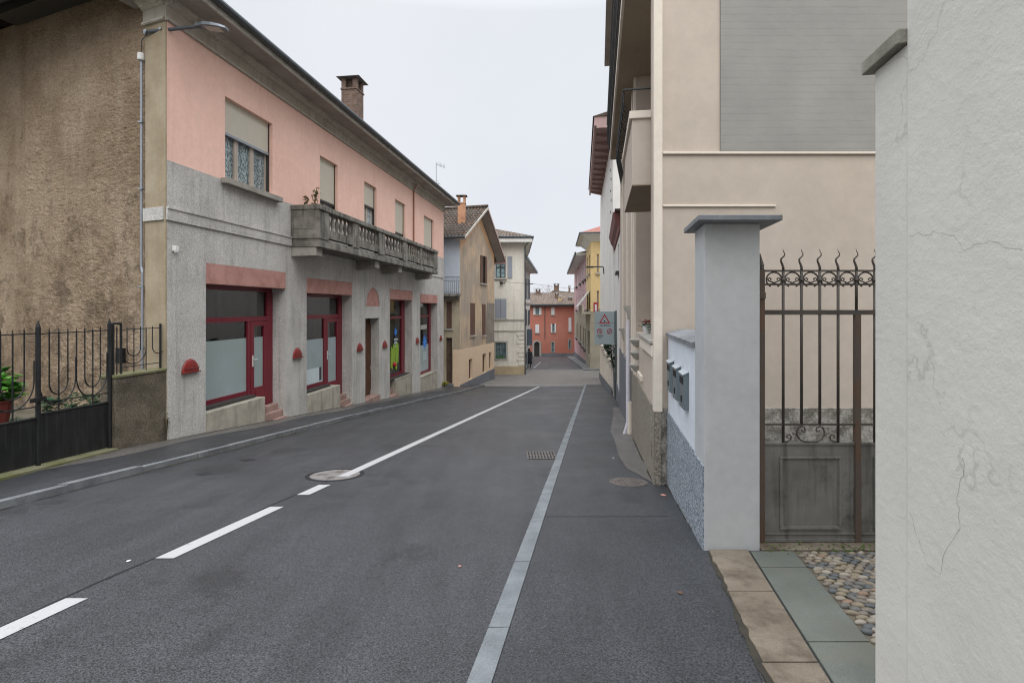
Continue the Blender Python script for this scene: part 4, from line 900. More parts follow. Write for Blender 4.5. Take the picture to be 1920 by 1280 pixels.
for li, (a, b) in enumerate(leafs):
    zt = 1.29+.02*li
    pz0, pz1 = .0+.045*(a/1.45), .0+.045*(b/1.45)+.045
    mb = MB(); gza, gzb = g(GF.Y(a))+.14, g(GF.Y(b))+.14
    mb.add([GF.p(a, .0, gza), GF.p(b, .0, gzb), GF.p(b, .0, pz1), GF.p(a, 0, pz0), GF.p(a, .015, gza), GF.p(b, .015, gzb), GF.p(b, .015, pz1), GF.p(a, .015, pz0)], [(0, 1, 2, 3), (4, 5, 6, 7), (0, 1, 5, 4), (1, 2, 6, 5), (2, 3, 7, 6), (3, 0, 4, 7)])
    lf = mb.build('sheet_panel', 'iron_dark', gate_l)
    mb = MB(); mb.tube([GF.p(a, .01, pz0), GF.p(b, .01, pz1)], .02, 6); mb.tube([GF.p(a, .01, pz0+.16), GF.p(b, .01, pz1+.16)], .009, 5); mb.tube([GF.p(a, .01, zt-.07), GF.p(b, .01, zt-.06)], .009, 5); mb.build_each('rail', 'iron_dark', gate_l)
    w8 = (b-a)/8
    for c0 in (0, 4):
        mb = MB(); spear(mb, GF, a+w8*(c0+2), .01, pz0, zt); mb.build('bar', 'iron_dark', gate_l); mb = MB()
        s_a, s_b = a+w8*(c0+1), a+w8*(c0+3)
        ubend(mb, GF, s_a, s_b, zt-.02, pz0+.32, .01, .010); ubend(mb, GF, a+w8*c0+.02, a+w8*(c0+4), zt-.45, pz0+.17, .01, .010); mb.build_each('looped_bar', 'iron_dark', gate_l)
    mb = MB()
    for k in (1, 3, 5, 7): mb.tube([GF.p(a+w8*k, .01, zt-.04), GF.p(a+w8*k, .01, zt+.02)], .009, 5, .002)
    mb.build_each('bar_tip', 'iron_dark', gate_l); mb = MB(); spear(mb, GF, a+w8*4, .01, pz0+.5, zt); mb.build('bar', 'iron_dark', gate_l)
for s_, nm in ((.0, 'post'), (1.465, 'post')):
    mb = MB(); mb.tube([GF.p(s_, .02, g(GF.Y(s_))+.05), GF.p(s_, .02, 1.33)], .032, 8); mb.tube([GF.p(s_, .02, 1.33), GF.p(s_, .02, 1.42)], .03, 8, .004); mb.build(nm, 'iron_dark', gate_l)
mb = MB(); mb.box(GF, 1.38, 1.62, .03, .07, .28, .34); mb.build('latch', 'iron_dark', gate_l)
pf = thing('iron_fence', 'short iron fence with looped bars standing on the mossy pier wall', 'fence', pr.p(.5, -.15, .45))
mb = MB(); zt = 1.27
for s_ in (.05, .20): mb.tube([pr.p(s_, -.1, .45 if s_ > .1 else -.4), pr.p(s_, -.1, 1.33)], .02, 8)
mb.tube([pr.p(.05, -.1, 1.33), pr.p(.20, -.1, 1.33)], .02, 8); mb.tube([pr.p(1.04, -.1, .45), pr.p(1.04, -.1, 1.3)], .02, 8); mb.tube([pr.p(.12, -.1, .45), pr.p(.12, -.1, 1.28)], .01, 6); mb.build_each('post', 'iron_dark', pf)
mb = MB(); mb.tube([pr.p(.2, -.1, 1.22), pr.p(1.04, -.1, 1.22)], .008, 5); mb.tube([pr.p(.2, -.1, .56), pr.p(1.04, -.1, .56)], .008, 5); mb.build_each('rail', 'iron_dark', pf)
mb = MB(); ubend(mb, pr, .32, .60, 1.26, .74, -.1, .009); ubend(mb, pr, .20, .72, 1.0, .60, -.1, .009); spear(mb, pr, .46, -.1, .45, zt, .009); spear(mb, pr, .72, -.1, .45, zt, .009)
ubend(mb, pr, .86, 1.13, 1.26, .74, -.1, .009); mb.build_each('bar', 'iron_dark', pf)
mb = MB(); mb.box(GF, .0, 3.4, -.12, .16, -1.4, g(8.7)+.10); 
o = MB(); n = 8
for k in range(n): a = 3.4*k/n; b = 3.4*(k+1)/n; o.hexa([GF.p(a, -.1, -1.5), GF.p(b, -.1, -1.5), GF.p(b, .17, -1.5), GF.p(a, .17, -1.5)], [GF.p(a, -.1, g(GF.Y(a))+.135), GF.p(b, -.1, g(GF.Y(b))+.135), GF.p(b, .17, g(GF.Y(b))+.115), GF.p(a, .17, g(GF.Y(a))+.115)])
o.build('gate_threshold', 'moss', kind='structure')
# courtyard soil bed + plants
def gpt(u, v, Y): return ((u-960)/960*Y, Y, 1.6-(v-577)/960*Y)
mb = MB(); mb.add([(-14, 5.5, -.62), (-6.95, 5.5, -.62), (-6.95, 9.7, -.72), (-14, 13, -.6)], [(0, 1, 2, 3)]); mb.build('garden_soil', 'ground', kind='structure')
def bush(name, lab, cx, cy, cz, rx, ry, rz, n, mat, sz, cat='shrub', pot=False):
    t = thing(name, lab, cat, (cx, cy, cz-rz)); rn = random.Random(int(abs(cx*31+cy*7))); pts_ = []
    while len(pts_) < 40:
        p = [rn.uniform(-1, 1) for _ in range(3)]
        if sum(c*c for c in p) < 1: pts_.append((cx+p[0]*rx, cy+p[1]*ry, cz+p[2]*rz))
    m = MB()
    for p in pts_[:8]: m.tube([(cx, cy, cz-rz-.1), ((cx+p[0])/2, (cy+p[1])/2, (cz-rz*.3+p[2])/2), p], .01, 4, .004)
    m.build('stem', 'bark', t); m = MB(); leaves(m, pts_, n, (rx*.12, ry*.12, rz*.1), sz, 1, rnd=rn); m.build('foliage', mat, t)
    if pot: MB().lathe((cx, cy, cz-rz-.42), [(.16, 0), (.22, .36), (.24, .4)], 14).build('pot', 'terracotta', t)
bush('leafy_shrub', 'bright green big leafed shrub in a red pot behind the left gate', -8.0, 7.9, .42, .34, .3, .24, 170, 'leaf', .12, pot=True)
bush('ground_ivy', 'low dark green ground cover behind the gate beside the brown wall', -7.6, 8.9, -.12, .55, .35, .24, 1100, 'leaf_dark', .04, 'plant')
bush('ground_ivy', 'sparse dark green plants behind the gate near its centre post', -7.75, 8.2, -.3, .45, .3, .2, 500, 'leaf_dark', .04, 'plant')
mb = MB(); pp = SD.p(1.25, .06, .55); mb.xbox(pp[0]-.07, pp[0]+.07, pp[1]-.06, pp[1]+.03, .5, .8); tag(mb.build('meter_box', 'black', origin=pp), 'small black box fixed low on the brown wall behind the pier fence', 'meter box')

MATS['brick_tan'] = plaster('tan_chimney_plaster', (188, 142, 112), (150, 108, 84), 3, grain=30, gstr=.5, blot=.3, streakcol=(96, 70, 56))
# ================================================================== ORANGE HOUSE
G0 = (-3.11, 30.5); OH = Fr(*G0, .28, 1, 1); ON = Fr(*G0, -1, 0, -1)
oh = thing('orange_house', 'old house with faded orange gable wall, tiled roof and brown shutters', 'house', (*G0, g(30.5)))
Lo = 6.75
op = [(900.5, 912, 480, 531, 'shut_brown'), (882, 889.5, 568, 628, 'shut_brown'), (904, 909.5, 570, 628, 'shut_brown')]
lo = [(879, 885.5, 673, 710), (904.5, 911, 663, 698), (916.5, 921.5, 660, 691)]
def rects(fr, l): return [(fr.at(a), fr.at(b), fr.z((a+b)/2, v1), fr.z((a+b)/2, v0)) for a, b, v0, v1, *_ in l]
hu, hl = rects(OH, op), rects(OH, lo)
mb = MB(); wall(mb, OH, 0, Lo, -.89, 5.3, [h for h in hu if h[3] < 5.3] + [], 0, .3)
eh = 5.3; sr = 3.4; 
mb.fprism(OH, [(0, eh), (Lo, eh), (Lo, 5.35), (sr, 7.95), (0, 6.0)], -.3, 0)
mb.box(ON, 0, .02, 0, 0, 0, 0) if False else None
mb.build('gable_wall', 'orange_old', oh)
mb = MB(); mb.fprism(OH, [(0, 5.75), (sr-.2, 7.7), (sr, 7.95), (Lo, 5.4), (Lo, 4.9), (sr, 7.2), (0, 5.0)], .0, .006); mb.build('orange_band', plaster('orange_plaster_remnant', 'cba582', 'c09a78', .8, grain=20, blot=.3, streakcol='a59480'), oh)
mb = MB(); mb.fprism(OH, [(OH.at(912), -.88), (Lo, -.88), (Lo, 1.9), (OH.at(913), 1.95), (OH.at(911), .9)], 0, .012); mb.build('cement_patch', plaster('grey_cement_patch', '8d857b', '7a736b', 1.2, grain=20, streak=.4, streakcol='655f58'), oh)
mb = MB(); wall(mb, OH, 0, Lo, -4.4, -.89, hl, .01, .3); mb.build('lower_wall', 'beige_new', oh)
mb = MB(); mb.fprism(OH, [(0, -4.4), (Lo, -4.4), (Lo, -2.75), (0, -3.0)], .01, .03); mb.build('plinth', 'grey_plinth', oh)
for h in hu:
    w = MB().box(OH, h[0], h[1], -.12, -.06, h[2], h[3]).build('window', 'frame_dark', oh); m = (h[0]+h[1])/2
    if h is hu[0]:
        MB().box(OH, h[0]-.02, h[0]+.36, .0, .05, h[2], h[3]).build('shutter', 'shut_brown', w); MB().box(OH, h[1]-.36, h[1]+.02, .0, .05, h[2], h[3]).build('shutter', 'shut_brown', w)
    else:
        MB().box(OH, h[0]-.02, m-.01, -.02, .04, h[2], h[3]).build('shutter', 'shut_brown', w); MB().box(OH, m+.01, h[1]+.02, -.02, .04, h[2], h[3]).build('shutter', 'shut_brown', w)
    MB().box(OH, h[0]-.08, h[1]+.08, .0, .10, h[2]-.10, h[2]-.01).build('window_sill', 'surround', w)
for h in hl:
    w = MB().box(OH, h[0], h[1], -.2, -.14, h[2], h[3]).build('window', 'door_grey', oh)
# near wall (faces the camera)
NW = [(837, 847, 565, 616), (836.5, 847.5, 633, 719)]
nr = [(ON.at(b), ON.at(a), ON.z(842, v1), ON.z(842, v0)) for a, b, v0, v1 in NW]
mb = MB(); wall(mb, ON, 0, 2.2, -4.4, 2.3, nr, 0, .3); mb.build('near_lower_wall', 'beige_old', oh)
mb = MB(); wall(mb, ON, 0, 2.2, 2.3, 5.9, [], 0, .3); mb.build('near_upper_wall', 'pale_blue', oh)
mb = MB(); mb.box(ON, .0, .42, 0, .02, -4.2, -.89); mb.build('corner_patch', 'beige_new', oh)
w = MB().box(ON, nr[0][0], nr[0][1], -.2, -.14, nr[0][2], nr[0][3]).build('window', 'frame_dark', oh); MB().box(ON, nr[0][0], nr[0][1], -.12, -.06, nr[0][2]+.02, nr[0][3]).build('shutter', 'shut_brown', w)
MB().box(ON, nr[0][0]-.1, nr[0][1]+.1, 0, .1, nr[0][2]-.09, nr[0][2]).build('window_sill', 'surround', w)
MB().box(ON, nr[1][0], nr[1][1], -.28, -.2, nr[1][2], nr[1][3]).build('door', 'door_grey', oh)
MB().box(ON, nr[1][0]-.1, nr[1][1]+.1, -.1, .3, -4, nr[1][2]).build('step', 'kerb_old', oh)
# balcony with iron railing
mb = MB(); mb.box(ON, -.05, 1.1, 0, .75, 2.28, 2.42); mb.box(ON, 0, 1.0, 0, .6, 2.16, 2.28); bl_ = mb.build('balcony', 'balcony', oh)
mb = MB()
for z in (2.5, 3.15, 3.4): mb.tube([ON.p(-.03, 0, z), ON.p(-.03, .7, z), ON.p(1.08, .7, z), ON.p(1.08, 0, z)], .018, 5)
for k in range(10): a = .0+k*.12; mb.tube([ON.p(a, .7, 2.42), ON.p(a, .76, 2.75), ON.p(a, .7, 3.15)], .010, 4)
for k in range(6): a = .07+k*.19; mb.tube([ON.p(a+.07*math.cos(t*.785), .7, 3.275+.07*math.sin(t*.785)) for t in range(9)], .008, 4)
mb.build('railing', 'iron_grey', bl_)
# roof: ridge perpendicular to the gable
bk = -9.5
def OP(s, d, z): return OH.p(s, d, z)
mb = MB(); roof_patch(mb, OP(-.75, bk, 5.78), OP(-.75, .62, 5.78), OP(sr, bk, 8.2), OP(sr, .62, 8.2), .22, .38)
roof_patch(mb, OP(7.6, .62, 5.05), OP(7.6, bk, 5.05), OP(sr, .62, 8.2), OP(sr, bk, 8.2), .22, .38); rfo = mb.build('roof', 'tiles', oh)
mb = MB(); mb.tube([OP(sr, bk, 8.27), OP(sr, .64, 8.27)], .11, 8); mb.build('ridge_tiles', 'tiles', rfo)
mb = MB(); mb.fprism(OH, [(-.75, 5.62), (sr, 8.05), (sr, 8.2), (-.75, 5.77)], .60, .66); mb.build('verge_board', 'fascia', rfo)
mb = MB(); mb.fprism(OH, [(7.6, 4.88), (sr, 8.03), (sr, 8.2), (7.6, 5.05)], .60, .66); mb.box(OH, 7.45, 7.65, -6, .66, 4.8, 5.0); mb.build('verge_board', 'maroon', rfo)
mb = MB(); mb.fprism(OH, [(-.7, 5.55), (sr, 7.98), (7.6, 4.85), (7.6, 4.93), (sr, 8.08), (-.7, 5.63)], 0, .6); mb.build('verge_soffit', 'soffit', rfo)
mb = MB(); mb.tube([OP(-.85, bk, 5.7), OP(-.85, .62, 5.7)], .07, 8); mb.build('gutter', 'gutter', rfo)
cs = OP(1.2, -.34, 0)
CH = Fr(cs[0], cs[1], 1, 0, 1); chimney('chimney', rfo, CH, 0, 0, 6.4, 1.6+(577-368)/960*cs[1], .46, 'brick_tan', True, .42)
# rear block so the house is closed
mb = MB(); mb.box(OH, .1, Lo, -9, -8.7, -4.4, 5.3); mb.box(OH, Lo-.3, Lo-.001, -8.7, -.3, -4.4, 5.3); mb.build('rear_wall', 'beige_old', oh)

# ================================================================== CREAM HOUSE across the side street
CA = Fr(.96, 39.8, -1, 0, -1)
ch = thing('cream_house', 'three storey cream house with grey blue shutters at the side street corner', 'house', (.96, 39.8, g(39.8)))
def cr_(u0, u1, v0, v1): return (CA.at(u1), CA.at(u0), CA.z(940, v1), CA.z(940, v0))
w1 = cr_(929, 948, 481, 521); w2 = cr_(928, 949.5, 560, 597); w3 = cr_(929.5, 949, 642, 672)
mb = MB(); wall(mb, CA, 0, 12, -4.6, 6.62, [w1, w2, w3], 0, .3); mb.xbox(.66, .96, 40.1, 49, -5, 6.62); mb.xbox(-11.04, .66, 48.7, 49, -5, 6.62); mb.xbox(-11.04, -10.8, 40.1, 48.7, -5, 6.62); mb.build('wall', 'aged_cream', ch)
w = MB(); frame_rect(w, CA, w1[0], w1[1], w1[2], w1[3], -.16, -.08, .08); c = (w1[0]+w1[1])/2; w.box(CA, c-.05, c+.05, -.16, -.08, w1[2], w1[3]); zc = (w1[2]+w1[3])/2; w.box(CA, w1[0], w1[1], -.15, -.09, zc-.04, zc+.04)
w = w.build('window', 'frame_dark', ch); MB().box(CA, w1[0], w1[1], -.14, -.12, w1[2], w1[3]).build('pane', 'glass_blue', w)
sx = (CA.at(960.5), CA.at(951.5)); MB().box(CA, sx[0], sx[1], 0, .05, w1[2]-.02, w1[3]+.02).build('shutter', 'shut_grey', w)
MB().box(CA, w1[1]+.05, w1[1]+.45, 0, .05, w1[2]-.02, w1[3]+.02).build('shutter', 'shut_grey', w); MB().box(CA, w1[0]-.1, w1[1]+.1, 0, .12, w1[2]-.12, w1[2]-.02).build('window_sill', 'surround', w)
w = MB().box(CA, w2[0], w2[1], -.2, -.12, w2[2], w2[3]).build('window', 'frame_dark', ch); c = (w2[0]+w2[1])/2
for a, b in ((w2[0], c-.01), (c+.01, w2[1])): MB().box(CA, a, b, -.02, .04, w2[2], w2[3]).build('shutter', 'shut_grey', w)
MB().box(CA, w2[0]-.1, w2[1]+.1, 0, .12, w2[2]-.12, w2[2]-.01).build('window_sill', 'surround', w)
w = MB(); frame_rect(w, CA, w3[0]-.12, w3[1]+.12, w3[2]-.12, w3[3]+.12, 0, .05, .12); w = w.build('window', 'surround', ch)
MB().box(CA, w3[0], w3[1], -.2, -.15, w3[2], w3[3]).build('pane', 'glass_blue', w); mb = MB()
for k in range(9): z = w3[2]+.08+k*(w3[3]-w3[2]-.1)/8; mb.tube([CA.p(w3[0], -.05, z), CA.p(w3[1], -.05, z)], .014, 4)
for k in range(4): a = w3[0]+(k+.5)*(w3[1]-w3[0])/4; mb.tube([CA.p(a, -.05, w3[2]), CA.p(a, -.05, w3[3])], .012, 4)
mb.build('grille', 'frame_dark', w)
mb = MB(); m = MB(); leaves(m, [CA.p(w3[0]+.2+.1*k, .05, w3[2]+.12) for k in range(6)], 90, (.05, .03, .06), .05); m.build('flower_foliage', 'leaf', w)
mb = MB()
for v0, v1, dd in ((598, 600.5, .06), (619, 621.5, .05)): mb.box(CA, 0, 12, 0, dd, CA.z(940, v1), CA.z(940, v0))
mb.build_each('string_course', 'surround', ch)
mb = MB(); z = CA.z(970, 685); k = 0
while z < CA.z(970, 624): wq = .62 if k % 2 else .45; mb.box(CA, -.02, wq, 0, .05, z+.015, z+.30); mb.xbox(.96, 1.0, 39.8, 39.8+wq, z+.015, z+.30); z += .33; k += 1
mb.build('quoins', 'aged_cream', ch, bev=.02)
mb = MB(); mb.box(CA, -.03, 12, 0, .05, -4.6, CA.z(940, 686)); mb.build('plinth', 'base_beige', ch)
MB().tube([(1.02, 39.72, -3.6), (1.02, 39.72, 6.4), (1.35, 39.5, 6.7)], .05, 8).build('downpipe', 'gutter', ch)
mb = MB(); mb.xbox(-11.5, 1.55, 39.05, 49.6, 6.62, 6.72); mb.build('soffit', 'white_wall', ch)
mb = MB(); mb.xbox(-11.5, 1.5, 39.0, 39.06, 6.62, 6.92); mb.xbox(1.5, 1.56, 39.0, 49.6, 6.62, 6.86); mb.build('fascia', 'white_wall', ch)
mb = MB(); mb.tube([(-11.5, 38.95, 7.0), (1.62, 38.95, 7.0), (1.62, 49.6, 6.95)], .08, 8); mb.build('gutter', 'gutter', ch)
mb = MB(); roof_patch(mb, (-11.5, 39, 7.05), (1.58, 39, 7.05), (-6.5, 43.5, 8.6), (-3.4, 43.5, 8.6), .26, .4, .05); mb.add([(1.58, 39, 7.05), (1.58, 49.5, 7.05), (-3.4, 43.5, 8.6)], [(0, 1, 2)]); mb.add([(-11.5, 39, 7.05), (-11.5, 49.5, 7.05), (-6.5, 43.5, 8.6)], [(0, 1, 2)]); mb.add([(-11.5, 49.5, 7.05), (1.58, 49.5, 7.05), (-3.4, 43.5, 8.6), (-6.5, 43.5, 8.6)], [(0, 1, 2, 3)]); mb.build('roof', 'tiles_brown', ch)
cam_p = gpt(940, 531, 39.6)
t = thing('flood_light', 'small dark floodlight on the cream house front below the upper window', 'lamp', cam_p); MB().lathe(cam_p, [(.02, -.1), (.12, -.06), (.14, .1), (.05, .14)], 10).build('lamp_head', 'frame_dark', t); MB().tube([cam_p, (cam_p[0]+.3, 39.75, cam_p[2]+.05)], .03, 6).build('bracket', 'frame_dark', t)
q0 = gpt(999, 532, 38.6); q1 = (1.0, 39.78, q0[2]); t = thing('wall_bracket', 'thin iron cable bracket sticking out from the cream house corner', 'bracket', q1); MB().tube([q1, q0], .035, 6).build('arm', 'frame_dark', t); MB().tube([gpt(925, 524, 39.5), gpt(950, 529, 39.4), q0, gpt(1100, 545, 52)], .012, 4).build('cable', 'frame_dark', t)
# house behind, along the far street
B = Fr(.34, 49.05, .096, 1, 1); hb = thing('white_house', 'narrow white house with dark shutters and deep eaves behind the cream house', 'house', (.34, 49.05, g(49)))
mb = MB(); mb.box(B, 0, 23, -6, 0, -6.5, 6.4); mb.build('wall', 'white_wall', hb)
for u0, u1, v0, v1 in ((983.6, 985.2, 520, 560), (985.9, 987.2, 522, 560), (989, 990.4, 522, 561), (991.4, 993.2, 524, 560), (984, 985.4, 578, 610), (986, 987.3, 580, 610), (989.6, 990.8, 582, 610), (991.4, 993, 580, 608)):
    a, b = B.at(u0), B.at(u1); w = MB().box(B, a, b, 0, .06, B.z(u0, v1), B.z(u0, v0)).build('shutter', 'shut_dark', hb)
mb = MB(); mb.box(B, 0, 23, 0, .08, B.z(990, 571), B.z(990, 567)); mb.build('string_course', 'surround', hb)
mb = MB(); mb.box(B, -.3, 23.4, -6.3, .95, 6.4, 6.52); mb.build('soffit', 'white_wall', hb); mb = MB(); mb.box(B, -.3, 23.4, .95, 1.07, 6.4, 6.7); mb.build('gutter', 'gutter', hb)
mb = MB(); mb.hexa([B.p(-.3, 1, 6.6), B.p(23.4, 1, 6.6), B.p(23.4, -6.3, 6.6), B.p(-.3, -6.3, 6.6)], [B.p(3, -2.4, 7.6), B.p(20, -2.4, 7.6), B.p(20, -2.8, 7.6), B.p(3, -2.8, 7.6)]); mb.build('roof', 'tiles_brown', hb)
# blue grey sign back on post at the corner
q = gpt(993, 632, 41); bs = thing('street_sign', 'slate blue back of a square sign on a post beside the cream house corner', 'sign', (q[0], 41, g(41)))
MB().xbox(q[0]-.21, q[0]+.21, 40.98, 41.03, q[2]-.65, q[2]+.65).build('plate', 'blue_dark', bs, bev=.02); MB().tube([(q[0]-.2, 41.06, g(41)), (q[0]-.2, 41.06, q[2]+.6)], .035, 8).build('post', 'galv', bs)

# ================================================================== RED BUILDING at the end
RD = Fr(2.0, 84, 1, 0, 1); rb = thing('red_building', 'long terracotta red house with white shutters closing the end of the street', 'building', (6.5, 84, g(84)))
def rz(x, y): return 975+x/7.53, 530+y/7.53
def rr(x0, x1, y0, y1):
    u0, v0 = rz(x0, y0); u1, v1 = rz(x1, y1); return (RD.at(u0), RD.at(u1), RD.z(1030, v1), RD.z(1030, v0))
wins = dict(a=rr(218, 270, 347, 445), b=rr(440, 487, 347, 452), c=rr(217, 270, 588, 705), d=rr(455, 488, 580, 695), e=rr(685, 725, 492, 683), f=rr(442, 485, 838, 980), gg=rr(684, 718, 802, 930), door=rr(200, 275, 830, 1045))
mb = MB(); wall(mb, RD, -10, 14, -7.2, 1.85, list(wins.values()), 0, .4); mb.box(RD, -10, -9.7, -10, -.4, -7.2, 1.85); mb.box(RD, 13.7, 14, -10, -.4, -7.2, 1.85); mb.box(RD, -9.7, 13.7, -10, -9.7, -7.2, 1.85)
mb.build('wall', 'red', rb)
for k, h in wins.items():
    if k == 'door': continue
    w = MB().box(RD, h[0], h[1], -.25, -.2, h[2], h[3]).build('window', 'glass_blue' if k in 'adfgg' else 'frame_white', rb); wd = h[1]-h[0]
    if k in ('a', 'd'):
        MB().box(RD, h[0]-wd*.62, h[0], 0, .08, h[2]-.05, h[3]).build('shutter', 'shut_white', w); MB().box(RD, h[1], h[1]+wd*.62, 0, .08, h[2]-.05, h[3]).build('shutter', 'shut_white', w)
    elif k in ('b', 'c', 'e'): MB().box(RD, h[0], h[1], -.02, .06, h[2], h[3]).build('shutter', 'shut_white', w)
    else:
        m = MB(); frame_rect(m, RD, h[0]-.08, h[1]+.08, h[2]-.08, h[3]+.08, 0, .05, .12); m.build('surround', 'surround', w)
    if k not in ('f', 'gg'): MB().box(RD, h[0]-.15, h[1]+.15, 0, .14, h[2]-.16, h[2]-.05).build('window_sill', 'surround', w)
h = wins['door']; r = (h[1]-h[0])/2; c = (h[0]+h[1])/2
mb = MB(); P = [(h[0]-.02, h[3]-r)]+[(c-r*math.cos(math.pi*k/12), h[3]-r+r*math.sin(math.pi*k/12)) for k in range(13)]; P1 = [(c-(r+.28)*math.cos(math.pi*k/12), h[3]-r+(r+.25)*math.sin(math.pi*k/12)) for k in range(13)]; P = P[1:]
for k in range(12): mb.fprism(RD, [P[k], P1[k], P1[k+1], P[k+1]], 0, .1)
mb.box(RD, h[0]-.28, h[0], 0, .1, -6.6, h[3]-r); mb.box(RD, h[1], h[1]+.28, 0, .1, -6.6, h[3]-r)
for k in (0, 1):
    s_ = h[0] if k == 0 else h[1]; pp = [(s_, h[3]+.0)]+[(c+(-1 if k == 0 else 1)*r*math.cos(math.pi*j/12), h[3]-r+r*math.sin(math.pi*j/12)) for j in range(0, 7)]; mb.fprism(RD, pp, -.05, .02)
ds = mb.build('door_surround', 'surround', rb); MB().box(RD, h[0], h[1], -.3, -.25, h[2], h[3]).build('door', 'frame_dark', rb)
mb = MB(); mb.box(RD, -10, h[0]-.28, 0, .06, -7, RD.z(1030, 661.5)); mb.box(RD, h[1]+.28, 14, 0, .06, -7, RD.z(1030, 662)); mb.build('plinth', 'grey_plinth', rb)
u = 975+350/7.53; MB().tube([RD.p(RD.at(u), .08, RD.z(u, 635)), RD.p(RD.at(u), .08, 1.8)], .06, 6).build('downpipe', 'castiron', rb)
mb = MB(); mb.box(RD, -10.3, 14.3, -.3, .7, 1.85, 2.0); mb.build('soffit', 'frame_dark', rb); mb = MB(); mb.box(RD, -10.3, 14.3, .62, .82, 1.95, 2.2); mb.build('gutter', 'gutter', rb)
mb = MB(); roof_patch(mb, RD.p(-10.3, .7, 2.15), RD.p(14.3, .7, 2.15), RD.p(-10.3, -5, 4.2), RD.p(14.3, -5, 4.2), .35, .5, .06); roof_patch(mb, RD.p(14.3, -10.3, 2.15), RD.p(-10.3, -10.3, 2.15), RD.p(14.3, -5, 4.2), RD.p(-10.3, -5, 4.2), .35, .5, .06)
rr_ = mb.build('roof', 'tiles_brown', rb)
for (u, v0, w_, yd) in ((1009, 542, .75, 4.3), (1044, 549, .6, 2.5), (1050, 556, .6, 1.5), (1069, 557, .5, 1.5)):
    y = 84+yd; fr = Fr((u-960)/960*y, y, 1, 0, 1); chimney('chimney', rr_, fr, 0, 0, 2.4, 1.6+(577-v0)/960*y, w_, 'brick' if u != 1050 else 'yellow', True, .3)
# roofs beyond
fb = thing('far_house', 'dark roofed house rising just behind the red building', 'house', (11, 96, g(96)))
MB().xbox(6.5, 16, 96, 104, -8, 3.6).build('wall', 'yellow', fb)
mb = MB(); mb.hexa([(6, 95.5, 3.6), (16.5, 95.5, 3.6), (16.5, 104.5, 3.6), (6, 104.5, 3.6)], [(8, 99.5, 5.0), (14.5, 99.5, 4.4), (14.5, 100.5, 4.4), (8, 100.5, 5.0)]); r_ = mb.build('roof', 'tiles', fb)
for x, zt, w_ in ((8.6, 6.2, .9), (11.1, 5.9, .35), (12.3, 5.6, .5)): fr = Fr(x, 99, 1, 0, 1); chimney('chimney', r_, fr, 0, 0, 3.8, zt, w_, 'brick', True, .3)
# bare tree behind
def bare_tree():
    bx, by = 7.0, 112; t = thing('bare_tree', 'leafless tree with fine twigs showing above the red building roof', 'tree', (bx, by, g(by))); rn = random.Random(12)
    mb = MB(); mb.tube([(bx, by, g(by)), (bx+.1, by, -2), (bx, by, 2)], .35, 8, .18); mb.build('trunk', 'bark', t); mb = MB()
    def br(p, d, l, r, k):
        q = p+d*l; mb.tube([p, p.lerp(q, .5)+Vector((rn.gauss(0, .05), 0, rn.gauss(0, .05)))*l, q], r, 4, r*.6)
        if k:
            for _ in range(3 if k > 1 else 4): br(q, (d+Vector((rn.gauss(0, .55), rn.gauss(0, .3), rn.gauss(.1, .3)))).normalized(), l*rn.uniform(.55, .8), r*.55, k-1)
    for _ in range(6): br(Vector((bx, by, 1.5)), Vector((rn.gauss(0, .6), rn.gauss(0, .3), 1)).normalized(), 1.9, .06, 4)
    mb.build('crown', 'twig', t)
bare_tree()

# ================================================================== RIGHT SIDE, near to far
RS = Fr(1.77, 6.27, .168, 1, -1)          # cream building street line
cb = thing('cream_building', 'tall cream building with balconies, pebbledash plinth and grey painted brick side', 'building', (1.77, 6.27, g(6.27)))
SW = Fr(1.79, 6.3, 1, 0, 1)               # its side wall, facing the camera
H = 9.5
mb = MB(); wall(mb, SW, .0, 5.5, .37, H, [], 0, .3); mb.build('side_wall', 'cream', cb)
xb = SW.at(1350); mb = MB(); wall(mb, SW, xb, 5.5, 3.52, H-.01, [], .022, .02); mb.build('brick_panel', 'brick_grey', cb)['label'] = 'grey painted brick panel high on the side wall'
mb = MB(); mb.box(SW, .06, 5.5, 0, .03, 3.485, 3.515); mb.box(SW, .06, 1.45, 0, .022, 2.84, 2.865); mb.build_each('ledge', 'cream_pale', cb, bev=.004)
mb = MB(); wall(mb, SW, .0, 5.5, -1.2, .37, [], .02, .3); mb.build('side_plinth', 'rc_court', cb)
mb = MB(); mb.box(SW, .03, 5.5, .0, .06, 1.30, 1.37); mb.build('flashing', 'frame_dark', cb) if False else None
# street facade
lg0, lg1 = .16, RS.at(1192.5); par = 1.15
LE = RS.at(1163)
mb = MB(); hs = [(lg0, lg1, par, 5.957), (lg1+.3, LE-.5, 5.0, 5.957), (RS.at(1180), RS.at(1183.5), -.2, 2.6), (RS.at(1172), RS.at(1175), .5, 2.4)]
wall(mb, RS, .16, LE, .33, H, hs, 0, .28); mb.build('wall', 'cream', cb)
mb = MB(); mb.box(RS, .0, .16, -.07, .03, .33, H); mb.build('corner_pilaster', 'cream_pale', cb)
mb = MB(); mb.box(RS, 0, .16, -.05, .034, -1.9, .33); wall(mb, RS, .16, RS.at(1186), -1.9, .33, [], .025, .3); mb.build('plinth', 'rc_brown', cb)
mb = MB(); wall(mb, RS, RS.at(1186), LE, -2.3, .33, [], .03, .3); mb.build('far_plinth', 'grey_plinth', cb)
